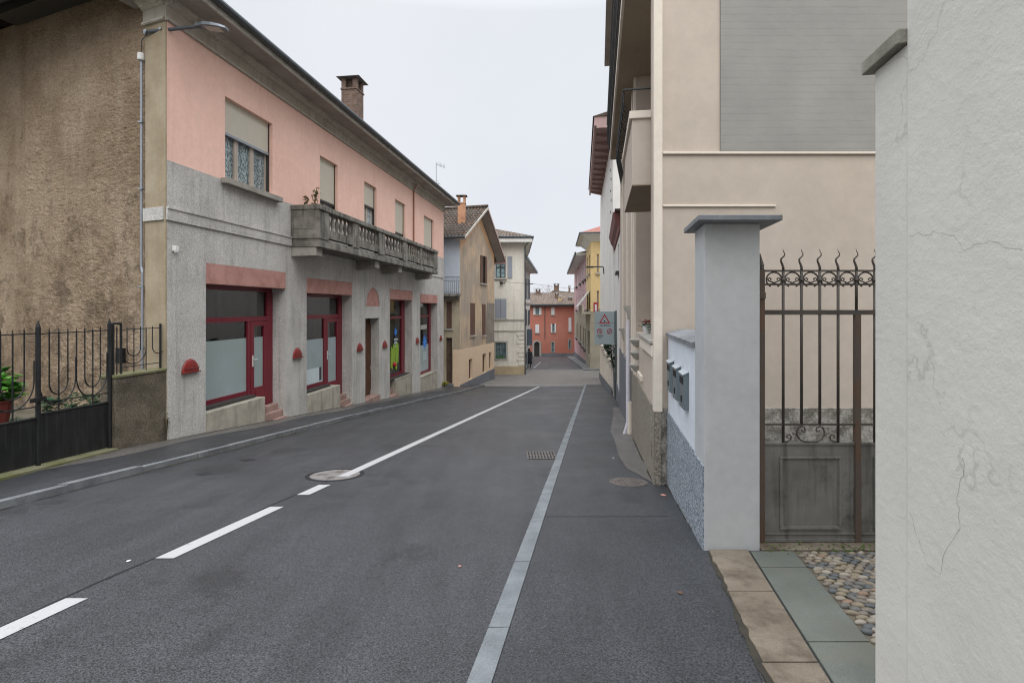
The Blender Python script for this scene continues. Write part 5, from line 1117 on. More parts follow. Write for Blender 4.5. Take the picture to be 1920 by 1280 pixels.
# loggia inside
mb = MB(); mb.box(RS, .34, LE-.3, -1.6, -1.3, .2, 5.95); mb.build('loggia_back_wall', 'cream', cb)
mb = MB(); mb.box(RS, lg1, lg1+.25, -1.3, -.28, .2, 4.95); mb.build('loggia_end_wall', 'cream', cb)
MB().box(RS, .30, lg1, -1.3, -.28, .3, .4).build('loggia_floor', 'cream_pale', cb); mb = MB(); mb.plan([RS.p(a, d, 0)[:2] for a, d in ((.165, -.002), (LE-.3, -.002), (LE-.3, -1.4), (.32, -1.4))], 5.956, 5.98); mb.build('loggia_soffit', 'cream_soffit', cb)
a0 = RS.at(1224, d=-1.3); mb = MB(); P = [(a0-.9, 1.1), (a0, 1.1), (a0, 2.5)]+[(a0-.45+.45*math.cos(math.pi*k/10), 2.5+.3*math.sin(math.pi*k/10)) for k in range(1, 10)]+[(a0-.9, 2.5)]
mb.fprism(RS, P, -1.3, -1.27); mb.build('arched_door', 'shut_dark', cb)
mb = MB(); sp_ = RS.at(1205); mb.box(RS, .16, sp_, -.30, .07, par-.005, par+.045); mb.build('parapet_coping', 'surround', cb, bev=.01)
mb = MB(); mb.box(RS, .16, sp_, 0, .045, .98, 1.13); mb.build('parapet_moulding', 'cream_pale', cb, bev=.012)
# pilasters, mouldings further along
mb = MB()
for u0, u1 in ((1186.5, 1188.2), (1191.2, 1192.4), (1177, 1178.5), (1168, 1169.5)): mb.box(RS, RS.at(u1), RS.at(u0), 0, .035, .33, H-.3)
mb.build_each('pilaster', 'cream_pale', cb)
for (a, b, z0, z1) in hs[2:]:
    w = MB().box(RS, a, b, -.2, -.15, z0, z1).build('window', 'frame_dark', cb); MB().box(RS, a+.05, b-.05, -.14, -.12, z0+.05, z1-.05).build('pane', 'glass_blue', w)
for u, v, in ((1181.5, 578), (1170.5, 619)):
    s_ = RS.at(u); z = RS.z(u, v); mb = MB(); mb.sweep(RS, [(0, z-.3), (.04, z-.26), (.07, z-.08), (.14, z), (.14, z+.06), (0, z+.06)], s_-.15, s_+.15); mb.build('corbel', 'surround', cb)
s_ = RS.at(1186); MB().tube([RS.p(s_, .09, RS.z(1186, 600)), RS.p(s_, .09, g(12)+.45), RS.p(s_, .16, g(12)+.2), RS.p(s_, .22, g(12)+.1)], .045, 8).build('downpipe', 'lilac_white', cb)
MB().tube([RS.p(s_, .05, g(12)+.1), RS.p(s_, .05, g(12)+.9)], .07, 8).build('pipe_shoe', 'cream_pale', cb)
# curved stone niches stepping down
for k, (z, w_) in enumerate(((1.02, .55), (.80, .5), (.58, .42))):
    s_ = RS.at(1197); mb = MB(); mb.lathe(RS.p(s_+.12*k*0, .02, z), [(.02, -.12), (.07, -.09), (.11, -.03), (.135, .0), (.135, .03)], 16); mb.build('stone_bowl', 'surround', cb, bev=.004)
mb = MB(); mb.box(RS, sp_, lg1-.2, -.1, .03, .42, .50); mb.build('bowl_ledge', 'cream_pale', cb)
# lower balcony
nb0, nb1 = .35, 2.25; bo = .27
mb = MB(); mb.box(RS, nb0, nb1, -.9, bo, 3.2, 4.05); lb = mb.build('balcony', 'cream', cb)
mb = MB(); mb.box(RS, nb0-.03, nb1+.03, -.9, bo+.035, 4.05, 4.15); mb.build('coping', 'cream_pale', lb, bev=.008)
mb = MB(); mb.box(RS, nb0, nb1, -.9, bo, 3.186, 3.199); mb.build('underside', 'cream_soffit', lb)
mb = MB()
mb.tube([RS.p(nb0+.05, .02, 4.46), RS.p(nb0+.05, bo+.1, 4.46), RS.p(nb1+.9, bo+.1, 4.46), RS.p(nb1+.9, .02, 4.46)], .016, 6)
for k in range(18): a = nb0+.1+k*(nb1+.75-nb0)/17; mb.tube([RS.p(a, bo+.02, 4.15 if a < nb1 else 3.85), RS.p(a, bo+.1, 4.28), RS.p(a, bo+.1, 4.46)], .008, 4)
for k in range(9): a = nb0+.2+k*.3; mb.tube([RS.p(a+.07*math.cos(t), bo+.1, 4.3+.07*math.sin(t)) for t in [x*.9 for x in range(8)]], .008, 4)
mb.build('railing', 'iron_dark', lb)
# long upper balcony
ub0, ub1 = .17, RS.at(1143, d=.37); 
mb = MB(); mb.box(RS, ub0, ub1, .0, .37, 5.97, 6.12); ub = mb.build('upper_balcony', 'cream_pale', cb)
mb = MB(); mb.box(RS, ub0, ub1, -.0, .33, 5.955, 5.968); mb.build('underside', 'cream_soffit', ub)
mb = MB(); mb.tube([RS.p(ub0, .44, 7.0), RS.p(ub1, .44, 7.0)], .018, 6); mb.tube([RS.p(ub0, .40, 6.25), RS.p(ub1, .40, 6.25)], .012, 5)
k = 0; a = ub0
while a < ub1: mb.tube([RS.p(a, .35, 6.12), RS.p(a, .44, 6.6), RS.p(a, .43, 7.0)], .010, 4); a += .16
mb.build('railing', 'iron_dark', ub)
mb = MB(); mb.box(RS, -.1, LE+.2, -5, .5, H, H+.15); mb.build('roof', 'soffit', cb)
mb = MB(); mb.box(RS, LE-.3, LE, -5, -.28, -2.4, H); mb.build('far_side_wall', 'cream', cb)
# flowers on the parapet
def flower_pot(s_, d, lab, reds, z=par+.045):
    b = RS.p(s_, d, z); t = thing('flower_pot', lab, 'flower pot', b, 'flower pots on the cream parapet'); MB().lathe(b, [(.05, 0), (.075, .11), (.08, .12)], 12).build('pot', 'white_plastic', t)
    rn = random.Random(int(s_*100)); m = MB(); leaves(m, [(b[0], b[1], b[2]+.15)], 45, (.06, .06, .035), .04, 1, rnd=rn); m.build('foliage', 'leaf_dark', t)
    m = MB(); leaves(m, [(b[0]+rn.gauss(0, .03), b[1]+rn.gauss(0, .03), b[2]+.2) for _ in range(3)], reds, (.03, .03, .015), .04, 1, rnd=rn); m.build('petals', 'redflower', t)
flower_pot(.45, -.05, 'red poinsettia pot at the near end of the cream parapet', 26)
flower_pot(1.9, -.06, 'taller red flower pot at the far end of the cream parapet', 22)
mb = MB(); fl = thing('lattice_screen', 'low dark and white ironwork screen behind the flower pots on the parapet', 'screen', RS.p(1, -.2, par+.04))
for z in (par+.08, par+.26): mb.tube([RS.p(.2, -.2, z), RS.p(2.6, -.2, z)], .012, 5)
for k in range(13): a = .25+k*.19; mb.tube([RS.p(a+.06*math.sin(t*1.2), -.2, par+.05+t*.03) for t in range(9)], .012, 5)
mb.build('scrollwork', 'iron_dark', fl)
MB().box(RS, .2, 2.6, -.23, -.222, par+.05, par+.22).build('backing', 'frame_white', fl)

# low house with the maroon cornice
LH = Fr(*RS.p(LE+.02, -.03, 0)[:2], .168, 1, -1); lhL = 6.4
lh = thing('low_house', 'low whitewashed house with maroon cornice between the cream and tall white buildings', 'house', (*LH.o, g(LH.o[1])))
mb = MB(); wh = (2.3, 3.1, 1.6+.9, 3.9); wall(mb, LH, 0, lhL, -3.2, 4.4, [(1.6, 2.5, 2.9, 3.9), (3.2, 3.7, -2.4, -.3)], 0, .3); mb.box(LH, 0, .3, -4, -.3, -3, 4.4); mb.build('wall', 'white_wall', lh)
w = MB().box(LH, 1.6, 2.5, -.2, -.15, 2.9, 3.9).build('window', 'glass', lh); MB().box(LH, 1.5, 2.6, 0, .12, 2.8, 2.9).build('window_sill', 'frame_dark', w)
MB().box(LH, 3.2, 3.7, -.25, -.2, -2.4, -.3).build('door', 'door_grey', lh)
mb = MB(); mb.sweep(LH, [(0, 4.15), (.05, 4.15), (.08, 4.3), (.18, 4.45), (.22, 4.6), (.26, 4.72), (0, 4.72)], .15, lhL); mb.build('cornice', 'maroon_c', lh)
mb = MB(); mb.box(LH, 0, lhL, -4, .2, 4.72, 4.8); mb.build('roof', 'tiles', lh)
mb = MB(); mb.box(LH, .0, lhL, 0, .03, -3.2, -1.3); mb.build('plinth', 'grey_plinth', lh)

# tall white building
TW = Fr(4.5, 22.8, .135, 1, -1); tw = thing('tall_white_building', 'tall blank off white building with pinkish brown eaves on the right of the street', 'building', (4.5, 22.8, g(22.8)))
mb = MB(); wall(mb, TW, 0, 15.5, -4.6, 9.75, [], 0, .3); mb.xbox(4.51, 12, 22.8, 23.1, -3.5, 9.75); mb.box(TW, 15.2, 15.5, -8, -.3, -4.6, 9.75); mb.build('wall', 'white_wall', tw)
mb = MB(); mb.box(TW, -.5, 13.4, .0, .8, 9.7, 9.85); mb.box(TW, -.55, 13.45, .74, .84, 9.55, 9.95); mb.box(TW, -.55, -.45, 0, .74, 9.45, 9.95)
for k in range(12): a = -.2+k*1.2; mb.sweep(TW, [(0, 9.45), (.7, 9.62), (.7, 9.7), (0, 9.7)], a, a+.12)
mb.build('eaves', 'maroon', tw)
mb = MB(); mb.hexa([TW.p(-.6, .9, 9.95), TW.p(13.5, .9, 9.95), TW.p(13.5, -8, 9.95), TW.p(-.6, -8, 9.95)], [TW.p(-.6, -3.5, 11.2), TW.p(13.5, -3.5, 11.2), TW.p(13.5, -3.6, 11.2), TW.p(-.6, -3.6, 11.2)]); mb.build('roof', 'tiles', tw)
mb = MB()
for k in range(9): a = .2+k*1.75; mb.box(TW, a, a+.45, 0, .06, -4.5, -.9)
mb.build_each('pilaster', 'cream_pale', tw); mb = MB(); mb.box(TW, -.0, 15.5, 0, .10, -1.0, -.82); mb.build('ledge', 'cream_pale', tw)
mb = MB(); mb.fprism(TW, [(0, -4.6), (15.5, -4.6), (15.5, -3.2), (0, -1.95)], .065, .09); mb.build('plinth', 'grey_plinth', tw)
mb = MB()
for k in range(6): z = 8.6-k*.5; mb.box(TW, 1.2+.3*(k % 2), 1.35+.3*(k % 2), 0, .03, z, z+.1)
mb.build_each('vent', 'frame_dark', tw)
a = TW.at(1133); z = TW.z(1133, 500); t = thing('street_lamp', 'dark bracket street lamp reaching over the street from the tall white building', 'street lamp', TW.p(a, 0, z-.45))
MB().tube([TW.p(a, .02, z-.45), TW.p(a, .06, z-.02), TW.p(a, .12, z), TW.p(a, .75, z)], .035, 6).build('arm', 'frame_dark', t); p0 = TW.p(a, .8, z-.02); MB().xbox(p0[0]-.3, p0[0]+.15, p0[1]-.1, p0[1]+.1, z-.06, z+.04).build('lamp_head', 'frame_dark', t, bev=.02)

# ivy by the sign
def ivy():
    t = thing('ivy', 'dark green ivy hanging on the wall behind the road sign', 'plant', gpt(1150, 690, 22.3)); rn = random.Random(8); pts_ = []
    for k in range(60):
        u = rn.uniform(1133, 1154); v = rn.uniform(645, 645+max(5, (u-1130)*2.1)); pts_.append(gpt(u, v, 22.2+rn.uniform(-.15, .3)))
    m = MB(); leaves(m, pts_, 900, (.05, .08, .06), .06, 1, rnd=rn); m.build('foliage', 'ivy', t)
    m = MB(); m.tube([gpt(1152, 740, 22.4), gpt(1151, 690, 22.4), gpt(1145, 655, 22.4)], .03, 5, .015); m.build('stem', 'bark', t)
ivy()
# road sign
def road_sign():
    Y = 20.3; x0, z1 = gpt(1115, 583.5, Y)[0], gpt(1115, 583.5, Y)[2]; x1, z0 = gpt(1152, 646, Y)[0], gpt(1152, 646, Y)[2]; gx = gpt(1155.5, 0, Y)[0]
    t = thing('road_sign', 'grey rectangular road sign with red warning triangle and two red prohibition circles', 'sign', (gx, Y, g(Y)+.1))
    MB().tube([(gx, Y+.06, g(Y)+.05), (gx, Y+.06, z1+.02)], .045, 10).build('post', 'sign_post', t)
    pl = MB().xbox(x0, x1, Y, Y+.03, z0, z1).build('plate', 'sign_plate', t, bev=.012); MB().xbox(x1-.0, gx+.05, Y+.0, Y+.05, z0+.05, z1-.02).build('frame', 'sign_frame', t)
    cx = (x0+x1)/2-.0; W_ = x1-x0; H_ = z1-z0
    def tri(c, z, r, y0, mat, nm): mb = MB(); mb.prism([(c-r*.9, y0, z-r*.52), (c+r*.9, y0, z-r*.52), (c, y0, z+r)], (0, -.003, 0)); mb.build(nm, mat, pl)
    zc = z1-.29*H_*.78-.02
    tri(cx, zc-.03, .25, Y-.001, 's_red', 'warning_triangle'); tri(cx, zc-.03, .165, Y-.005, 'sign_plate', 'triangle_field')
    mb = MB(); mb.prism([(cx+.045*math.cos(a*.7854)*(1 if a % 2 else .55), Y-.009, zc-.065+.045*math.sin(a*.7854)*(1 if a % 2 else .55)) for a in range(8)], (0, -.003, 0)); mb.build('cross_symbol', 's_black', pl)
    mb = MB(); mb.xbox(x0+.01, x1-.01, Y-.003, Y, z1-.40*H_*.86-.005, z1-.40*H_*.86+.008); mb.build('divider', 'sign_frame', pl)
    rn = random.Random(1)
    mb = MB()
    def line(xa, xb, z, h):
        x = xa
        while x < xb: w_ = rn.uniform(.018, .03); mb.xbox(x, x+w_, Y-.003, Y, z, z+h*rn.choice((.7, 1))); x += w_+.012
    line(x0+.2, x1-.16, z1-.44*H_, .05); line(x0+.09, x0+.32, z1-.75*H_, .045); line(x0+.16, x0+.27, z1-.81*H_, .045); mb.build('lettering', 's_black', pl)
    for c, sg in ((x0+.2, 1), (x1-.19, -1)):
        z = z1-.60*H_; R_ = Matrix.Rotation(math.pi/2, 4, 'X')
        mb = MB(); mb.lathe((c, Y-.001, z), [(.108, 0), (.108, .003)], 24, M=R_); mb.build('prohibition_ring', 's_red', pl)
        mb = MB(); mb.lathe((c, Y-.005, z), [(.078, 0), (.078, .002)], 24, M=R_); mb.build('ring_field', 'sign_plate', pl)
        mb = MB(); mb.tube([(c+.03*sg, Y-.009, z-.05), (c+.03*sg, Y-.009, z), (c-.04*sg, Y-.009, z+.03)], .012, 4); mb.build('arrow', 's_black', pl)
        mb = MB(); mb.prism([(c-.07*sg, Y-.012, z+.06), (c-.055*sg, Y-.012, z+.075), (c+.07*sg, Y-.012, z-.06), (c+.055*sg, Y-.012, z-.075)], (0, -.003, 0)); mb.build('slash', 's_red', pl)
road_sign()

# yellow corner building and the pink lilac one beyond
YB = Fr(6.78, 44, .09, 1, -1); yb = thing('yellow_building', 'yellow building with stone ground floor, tilted white awnings and red roof', 'building', (6.78, 44, g(44)))
YF = Fr(6.78, 44, 1, 0, 1); zst = YB.z(1105, 583)
def row(fr, l): return [(fr.at(u1), fr.at(u0), fr.z(u0, v1), fr.z(u0, v0)) for u0, u1, v0, v1 in l]
yw = row(YB, [(1101, 1102.8, 484, 518), (1104.2, 1106.6, 480, 514), (1101, 1102.8, 549, 580), (1104.2, 1106.6, 547, 580)])
mb = MB(); wall(mb, YB, 0, 7.1, zst, 7.5, yw, 0, .3); yf = [(YF.at(1119), YF.at(1123), YF.z(1120, 511), YF.z(1120, 476)), (YF.at(1119), YF.at(1123), YF.z(1120, 578), YF.z(1120, 545))]
wall(mb, YF, 0, 9, zst, 7.5, yf, 0, .3); mb.build('upper_wall', 'yellow', yb)
dr1 = (YB.at(1107), YB.at(1103), YB.z(1105, 666), YB.z(1105, 620))
mb = MB(); wall(mb, YB, 0, 7.1, -5.3, zst, [dr1], .06, .3); wall(mb, YF, -.06, 9, -5.3, zst, [], .06, .3); mb.build('ground_floor_wall', 'stone_base', yb)
MB().box(YB, dr1[0], dr1[1], -.2, -.12, dr1[2], dr1[3]).build('door', 'frame_dark', yb)
for fr, hh in ((YB, yw), (YF, yf)):
    for h in hh:
        w = MB().box(fr, h[0], h[1], -.2, -.12, h[2], h[3]).build('window', 'frame_wood', yb); MB().box(fr, h[0]+.08, h[1]-.08, -.119, -.11, h[2]+.05, h[3]-.05).build('pane', 'glass', w); MB().box(fr, h[0]-.1, h[1]+.1, 0, .15, h[2]-.14, h[2]-.02).build('window_sill', 'surround', w)
mb = MB(); mb.box(YB, -.2, 7.2, .06, .75, zst-.25, zst-.05); mb.box(YB, -.2, 7.2, .62, .75, zst-.05, zst+.5); mb.build('balcony', 'stone_base', yb)
for i in (2, 3):
    h = yw[i]; mb = MB()
    for k in range(6): a = h[0]+(h[1]-h[0])*k/6; mb.hexa([YB.p(a, .05, h[3]), YB.p(a+.1, .05, h[3]), YB.p(a+.1, 1.1, h[2]+.25), YB.p(a, 1.1, h[2]+.25)], [YB.p(a, .05, h[3]+.04), YB.p(a+.1, .05, h[3]+.04), YB.p(a+.1, 1.1, h[2]+.29), YB.p(a, 1.1, h[2]+.29)])
    mb.hexa([YB.p(h[0], .05, h[3]-.02), YB.p(h[1]+.5, .05, h[3]-.02), YB.p(h[1]+.5, 1.1, h[2]+.22), YB.p(h[0], 1.1, h[2]+.22)], [YB.p(h[0], .05, h[3]), YB.p(h[1]+.5, .05, h[3]), YB.p(h[1]+.5, 1.1, h[2]+.24), YB.p(h[0], 1.1, h[2]+.24)]); mb.build('awning', 'shut_white', yb)
mb = MB(); mb.hexa([YB.p(-.9, .95, 7.8), YB.p(8, .95, 7.8), YB.p(8, -3, 7.8), YB.p(-.9, -8, 7.8)], [YB.p(-.9, .95, 7.95), YB.p(8, .95, 7.95), YB.p(8, -3, 7.95), YB.p(-.9, -8, 7.95)])
mb.hexa([YB.p(0, 0, 7.3), YB.p(7.1, 0, 7.3), YB.p(7.1, -3, 7.3), YB.p(0, -8, 7.3)], [YB.p(-.6, .6, 7.8), YB.p(7.6, .6, 7.8), YB.p(7.6, -3, 7.8), YB.p(-.6, -8, 7.8)]); mb.build('eaves', 'white_wall', yb)
mb = MB(); mb.tube([YB.p(8, 1.0, 7.92), YB.p(-.95, 1.0, 7.92), YB.p(-.95, -8, 7.92)], .07, 6); mb.build('gutter', 'gutter', yb)
mb = MB(); mb.add([YB.p(-.9, .95, 7.96), YB.p(8, .95, 7.96), YB.p(5.5, -2.5, 9.4), YB.p(2, -4, 9.8), YB.p(-.9, -8, 7.96)], [(0, 1, 2, 3), (0, 3, 4)]); mb.build('roof', 'tiles_red', yb)
q = gpt(1117, 576, 43); t = thing('hanging_sign', 'small red shop sign projecting from the yellow building', 'sign', (q[0], 43.9, q[2]-.4)); MB().xbox(q[0]-.17, q[0]+.17, 43, 43.12, q[2]-.42, q[2]+.42).build('panel', 's_red', t); MB().xbox(q[0]-.08, q[0]+.08, 42.985, 43.0, q[2]-.3, q[2]+.25).build('light_emblem', 's_white', t); MB().tube([(q[0], 43.06, q[2]+.4), (q[0], 44, q[2]+.4)], .03, 5).build('bracket', 'frame_dark', t)
PL = Fr(*YB.p(7.12, 0, 0)[:2], .081, 1, -1); pl_ = thing('lilac_building', 'pink lilac building with grey ground floor and small windows beyond the yellow one', 'building', (*PL.o, g(51)))
pe = PL.at(1077)
cols = [(1081, 1082.8), (1087.3, 1089.4), (1092.8, 1095), (1096.8, 1099)]
def persp(u, v99): return 577+(v99-577)*(PL.Y(PL.at(1099))/PL.Y(PL.at(u)))
hl_, hh_ = [], []
for u0, u1 in cols:
    for v0, v1 in ((486, 522), (550, 582)): hh_.append((PL.at(u1), PL.at(u0), PL.z(u0, persp(u0, v1)), PL.z(u0, persp(u0, v0))))
    hl_.append((PL.at(u1), PL.at(u0), PL.z(u0, persp(u0, 655)), PL.z(u0, persp(u0, 617))))
zs_ = PL.z(1099, 588)
mb = MB(); wall(mb, PL, 0, pe, zs_, 6.9, hh_, 0, .3); mb.box(PL, pe-.3, pe, -8, -.3, -7, 6.9); mb.build('upper_wall', 'lilac', pl_)
mb = MB(); wall(mb, PL, 0, pe, PL.z(1099, 660), zs_, hl_, 0, .3); mb.build('ground_floor_wall', 'stone_base', pl_)
mb = MB(); wall(mb, PL, 0, pe, -7.5, PL.z(1099, 660), [], 0, .3); mb.build('base_wall', 'lilac', pl_)
mb = MB(); mb.fprism(PL, [(0, -7.5), (pe, -7.5), (pe, -5.2), (0, PL.z(1099, 676))], 0, .05); mb.build('plinth', 'grey_plinth', pl_)
for h in hh_+hl_:
    w = MB().box(PL, h[0], h[1], -.14, -.08, h[2], h[3]).build('window', 'shut_white' if h in hh_ else 'frame_dark', pl_); MB().box(PL, h[0]-.2, h[1]+.2, 0, .2, h[2]-.2, h[2]-.04).build('window_sill', 'frame_dark', w)
mb = MB(); mb.box(PL, .2, pe+.6, -8, 1.0, 6.9, 7.1); mb.build('eaves', 'white_wall', pl_); mb = MB(); mb.box(PL, .2, pe+.7, 1.0, 1.15, 6.9, 7.2); mb.build('gutter', 'gutter', pl_)
mb = MB(); mb.hexa([PL.p(.2, 1, 7.1), PL.p(pe+.6, 1, 7.1), PL.p(pe+.6, -8, 7.1), PL.p(.2, -8, 7.1)], [PL.p(2, -3, 8.2), PL.p(pe-3, -3, 8.2), PL.p(pe-3, -4, 8.2), PL.p(2, -4, 8.2)]); mb.build('roof', 'tiles_brown', pl_)
# right far sidewalk
strip('far_sidewalk', 'kerb_old', lambda y: 6.0+.07*(y-43), lambda y: 12, .09, ys=rng(43, 83, 4), thick=.2)

# ================================================================== WHITE BOUNDARY WALL, PILLAR, GATE
WF = Fr(1.61, 4.5, .17, 1, -1)
bwll = thing('boundary_wall', 'bluish white low wall with blue grey pebbledash base and stone coping', 'wall', (1.7, 5.3, g(5.3)))
lw = 1.79
mb = MB(); mb.box(WF, .0, lw, -.32, 0, .34, 1.26); mb.build('wall', 'blue_white', bwll)
mb = MB(); mb.box(WF, .0, lw, -.30, .012, -1.0, .34); mb.box(WF, -.4, 0, -.02, .012, -1.0, .33); mb.build('plinth', 'rc_blue', bwll)
mb = MB(); n = 8; prof = [(.03, 1.26), (.03, 1.295)]+[(.03-.50*k/8, 1.295+.05*math.sin(math.pi*k/8)) for k in range(1, 9)]+[(-.47, 1.26)]
mb.sweep(WF, prof, .0, lw); mb.build('coping', 'cap_granite', bwll)
# mailboxes
def mailbox():
    t = thing('mailbox', '', 'mailbox', (0, 0, 0), 'grey metal mailboxes on the white wall'); f0 = Fr(0, 0, 0, 1, -1)   # local: y along wall, -x out
    mb = MB(); mb.sweep(f0, [(0, 0), (.045, 0), (.045, .335), (0, .36)], 0, .26); mb.build('body', 'iron_grey2', t, bev=.004)
    mb = MB(); mb.sweep(f0, [(0, .364), (.056, .336), (.056, .328), (0, .356)], -.01, .27); mb.build('lid', 'white_metal', t)
    mb = MB(); mb.box(f0, .02, .24, .0452, .047, .235, .30); mb.build('slot', 'black', t); MB().box(f0, .10, .16, .0452, .050, .06, .12).build('lock', 'black', t)
    return t
MATS['iron_grey2'] = plain('grey_mailbox_paint', '6f7a7e', .45, .2); MATS['white_metal'] = plain('pale_lid_metal', 'b9c2c6', .4, .2)
mbx = mailbox(); wa = math.atan2(.17, 1)
for i, (y, z, lb) in enumerate(((4.82, .635, 'nearest of three grey mailboxes on the white wall, beside the gate pillar'), (5.27, .64, 'middle of three grey mailboxes on the white wall'), (5.76, .645, 'farthest of three grey mailboxes, next to the cream building corner'))):
    o = mbx if i == 0 else copy_tree(mbx)
    o.location = (.845+.17*y-.002, y, z); o.rotation_euler = (0, 0, -wa); o['label'] = lb
# pillar with cap
gp = thing('gate_pillar', 'pale grey plastered gate pillar with granite cap at the left of the iron gate', 'gate pillar', (1.76, 4.3, g(4.3)))
MB().plan([(1.54, 4.1), (1.985, 4.1), (2.05, 4.5), (1.608, 4.5)], -1, 2.275).build('shaft', 'pillar', gp, bev=.006)
MB().plan([(1.44, 3.95), (2.09, 3.95), (2.2, 4.65), (1.56, 4.65)], 2.276, 2.318).build('cap', 'cap_granite', gp, bev=.005)
# gate
GT = Fr(2.03, 4.24, 1, 0, 1)
ig = thing('iron_gate', 'rusty wrought iron gate with flame tipped bars beside the pale pillar', 'gate', (2.8, 4.24, SZ(4.24)))
def X(u, y=4.24): return (u-960)/960*y-2.03
def Z(v, y=4.24): return 1.6-(v-577)/960*y
mb = MB(); mb.box(GT, -.005, .052, -.03, .03, Z(1020), Z(505)); mb.tube([GT.p(.024, 0, Z(560)), GT.p(.024, 0, Z(548))], .045, 8); mb.build('post', 'iron_rust', ig, bev=.004)
mb = MB(); mb.lathe(GT.p(.024, 0, Z(505)), [(.03, 0), (.034, .01), (.03, .02), (.034, .03), (.004, .13)], 8); mb.build('post_finial', 'iron', ig)
bars_u = [1468.5+34.3*k for k in range(10)]
xs = [X(u) for u in bars_u]
for i, x in enumerate(xs):
    mb = MB()
    if i == 4 or False: z0 = Z(581)
    elif i in (1, 2): z0 = Z(795)
    else: z0 = Z(830)
    if i in (7, 8): z0 = Z(795)
    zt = Z(508); r = .0112
    mb.tube([GT.p(x, 0, z0), GT.p(x, 0, zt)], r, 8)
    fl_ = [GT.p(x+dx, 0, zt+dz) for dx, dz in ((0, 0), (.0, .03), (-.008, .055), (-.019, .08), (-.018, .10), (-.002, .115), (.012, .13), (.012, .145), (.002, .162), (-.003, .182))]
    mb.tube(fl_, r, 7, .002); mb.build('bar', 'iron', ig, smooth=True)
mb = MB(); xe = xs[-1]+.02
mb.box(GT, .052, xe, -.008, .008, Z(509.5), Z(506)); mb.box(GT, .052, xe, -.008, .008, Z(535), Z(531.5)); mb.box(GT, .052, xe, -.012, .012, Z(590), Z(581)); mb.box(GT, .052, xe, -.007, .007, Z(797), Z(793.5)); mb.build_each('rail', 'iron', ig)
mb = MB(); zr, zq = Z(508), Z(533); step_ = 34.3/960*4.24
for i in range(-1, 9):
    x0, x1 = (xs[0]-step_ if i < 0 else xs[i]), (xs[0] if i < 0 else xs[i+1]); c = (x0+x1)/2; r = step_/2-.012; zc_ = zq+.038
    arc = [GT.p(c+r*math.cos(a), 0, zc_+.062*math.sin(a)) for a in [math.pi*(1.35-.0)-k*(1.7*math.pi/16) for k in range(17)]]; mb.tube(arc, .0068, 6)
    for sg in (-1, 1):
        sp = [GT.p(c+sg*(.006+.0), 0, zq+.004), GT.p(c+sg*.022, 0, zq+.022), GT.p(c+sg*.046, 0, zq+.030), GT.p(c+sg*.052, 0, zq+.045), GT.p(c+sg*.038, 0, zq+.054), GT.p(c+sg*.024, 0, zq+.046), GT.p(c+sg*.030, 0, zq+.036)]
        sp[0] = GT.p(c-sg*.02, 0, zq+.003); mb.tube(sp, .006, 5)
for x in xs: mb.lathe(GT.p(x, 0, zq+.034), [(.012, -.01), (.021, -.004), (.021, .006), (.012, .012)], 8)
mb.build('scroll_frieze', 'iron', ig, smooth=True)
mb = MB()
for (c0) in ((xs[1]+xs[2])/2, (xs[7]+xs[8])/2):
    zl, zm = Z(829), Z(796)
    for sg in (-1, 1):
        pp = []
        for k in range(26):
            t_ = k/25; 
            if t_ < .6: a = -math.pi/2+sg*0+(t_/.6)*math.pi; R1, cx_, cz_ = (.118, .072), c0, (zl+zm)/2
            pp = pp
        A = [(0, 0), (.05, .003), (.09, .02), (.112, .055), (.115, .085), (.10, .118), (.075, .130), (.052, .118), (.045, .098), (.056, .085), (.07, .088), (.072, .1)]
        mb.tube([GT.p(c0+sg*dx, 0, zl+.004+dz) for dx, dz in A], .007, 6)
    for sg in (-1, 1):
        A = [(.225, .0), (.19, .004), (.165, .02), (.16, .045), (.175, .062), (.195, .055), (.197, .038), (.185, .035)]
        mb.tube([GT.p(c0+sg*dx, 0, zl+.004+dz) for dx, dz in A], .006, 6)
        mb.tube([GT.p(c0+sg*dx, 0, zl+.004+dz) for dx, dz in ((.10, .04), (.125, .06), (.15, .075))], .004, 5)
mb.build_each('lower_scroll', 'iron', ig, smooth=True)
cx0, cx1 = X(1601.5), X(1612)
mb = MB(); mb.box(GT, cx0, cx1, -.016, .018, Z(1018), Z(590)); mb.build('centre_stile', 'iron_rust', ig)
for k, (a, b) in enumerate(((.052, cx0), (cx1, xe))):
    p_ = MB().box(GT, a, b, -.006, .004, Z(1014), Z(830)).build('sheet_panel', 'iron_panel', ig)
    pa, pb_ = (X(1461), X(1576)) if k == 0 else (X(1637), X(1752)); z0, z1 = Z(991), Z(855)
    mb = MB(); frame_rect(mb, GT, pa, pb_, z0, z1, .004, .016, .018); frame_rect(mb, GT, pa+.018, pb_-.018, z0+.018, z1-.018, .004, .009, .008); mb.build('panel_moulding', 'iron_panel', p_, bev=.004)
    mb = MB(); mb.box(GT, a, b, .004, .010, Z(1001), Z(998)); mb.box(GT, a, b, -.012, .012, Z(833), Z(829)); mb.box(GT, a, b, .004, .012, Z(1014), Z(1009)); mb.build_each('panel_strip', 'iron_panel', p_)
# far gate pillar hidden behind the near wall, court side wall
g2 = thing('gate_pillar', 'pale gate pillar at the hidden right end of the iron gate', 'gate pillar', (3.7, 4.3, g(4.3))); MB().plan([(3.46, 4.1), (3.9, 4.1), (3.9, 4.5), (3.46, 4.5)], -1, 2.27).build('shaft', 'pillar', g2); MB().plan([(3.36, 3.98), (4, 3.98), (4, 4.62), (3.36, 4.62)], 2.272, 2.315).build('cap', 'cap_granite', g2)

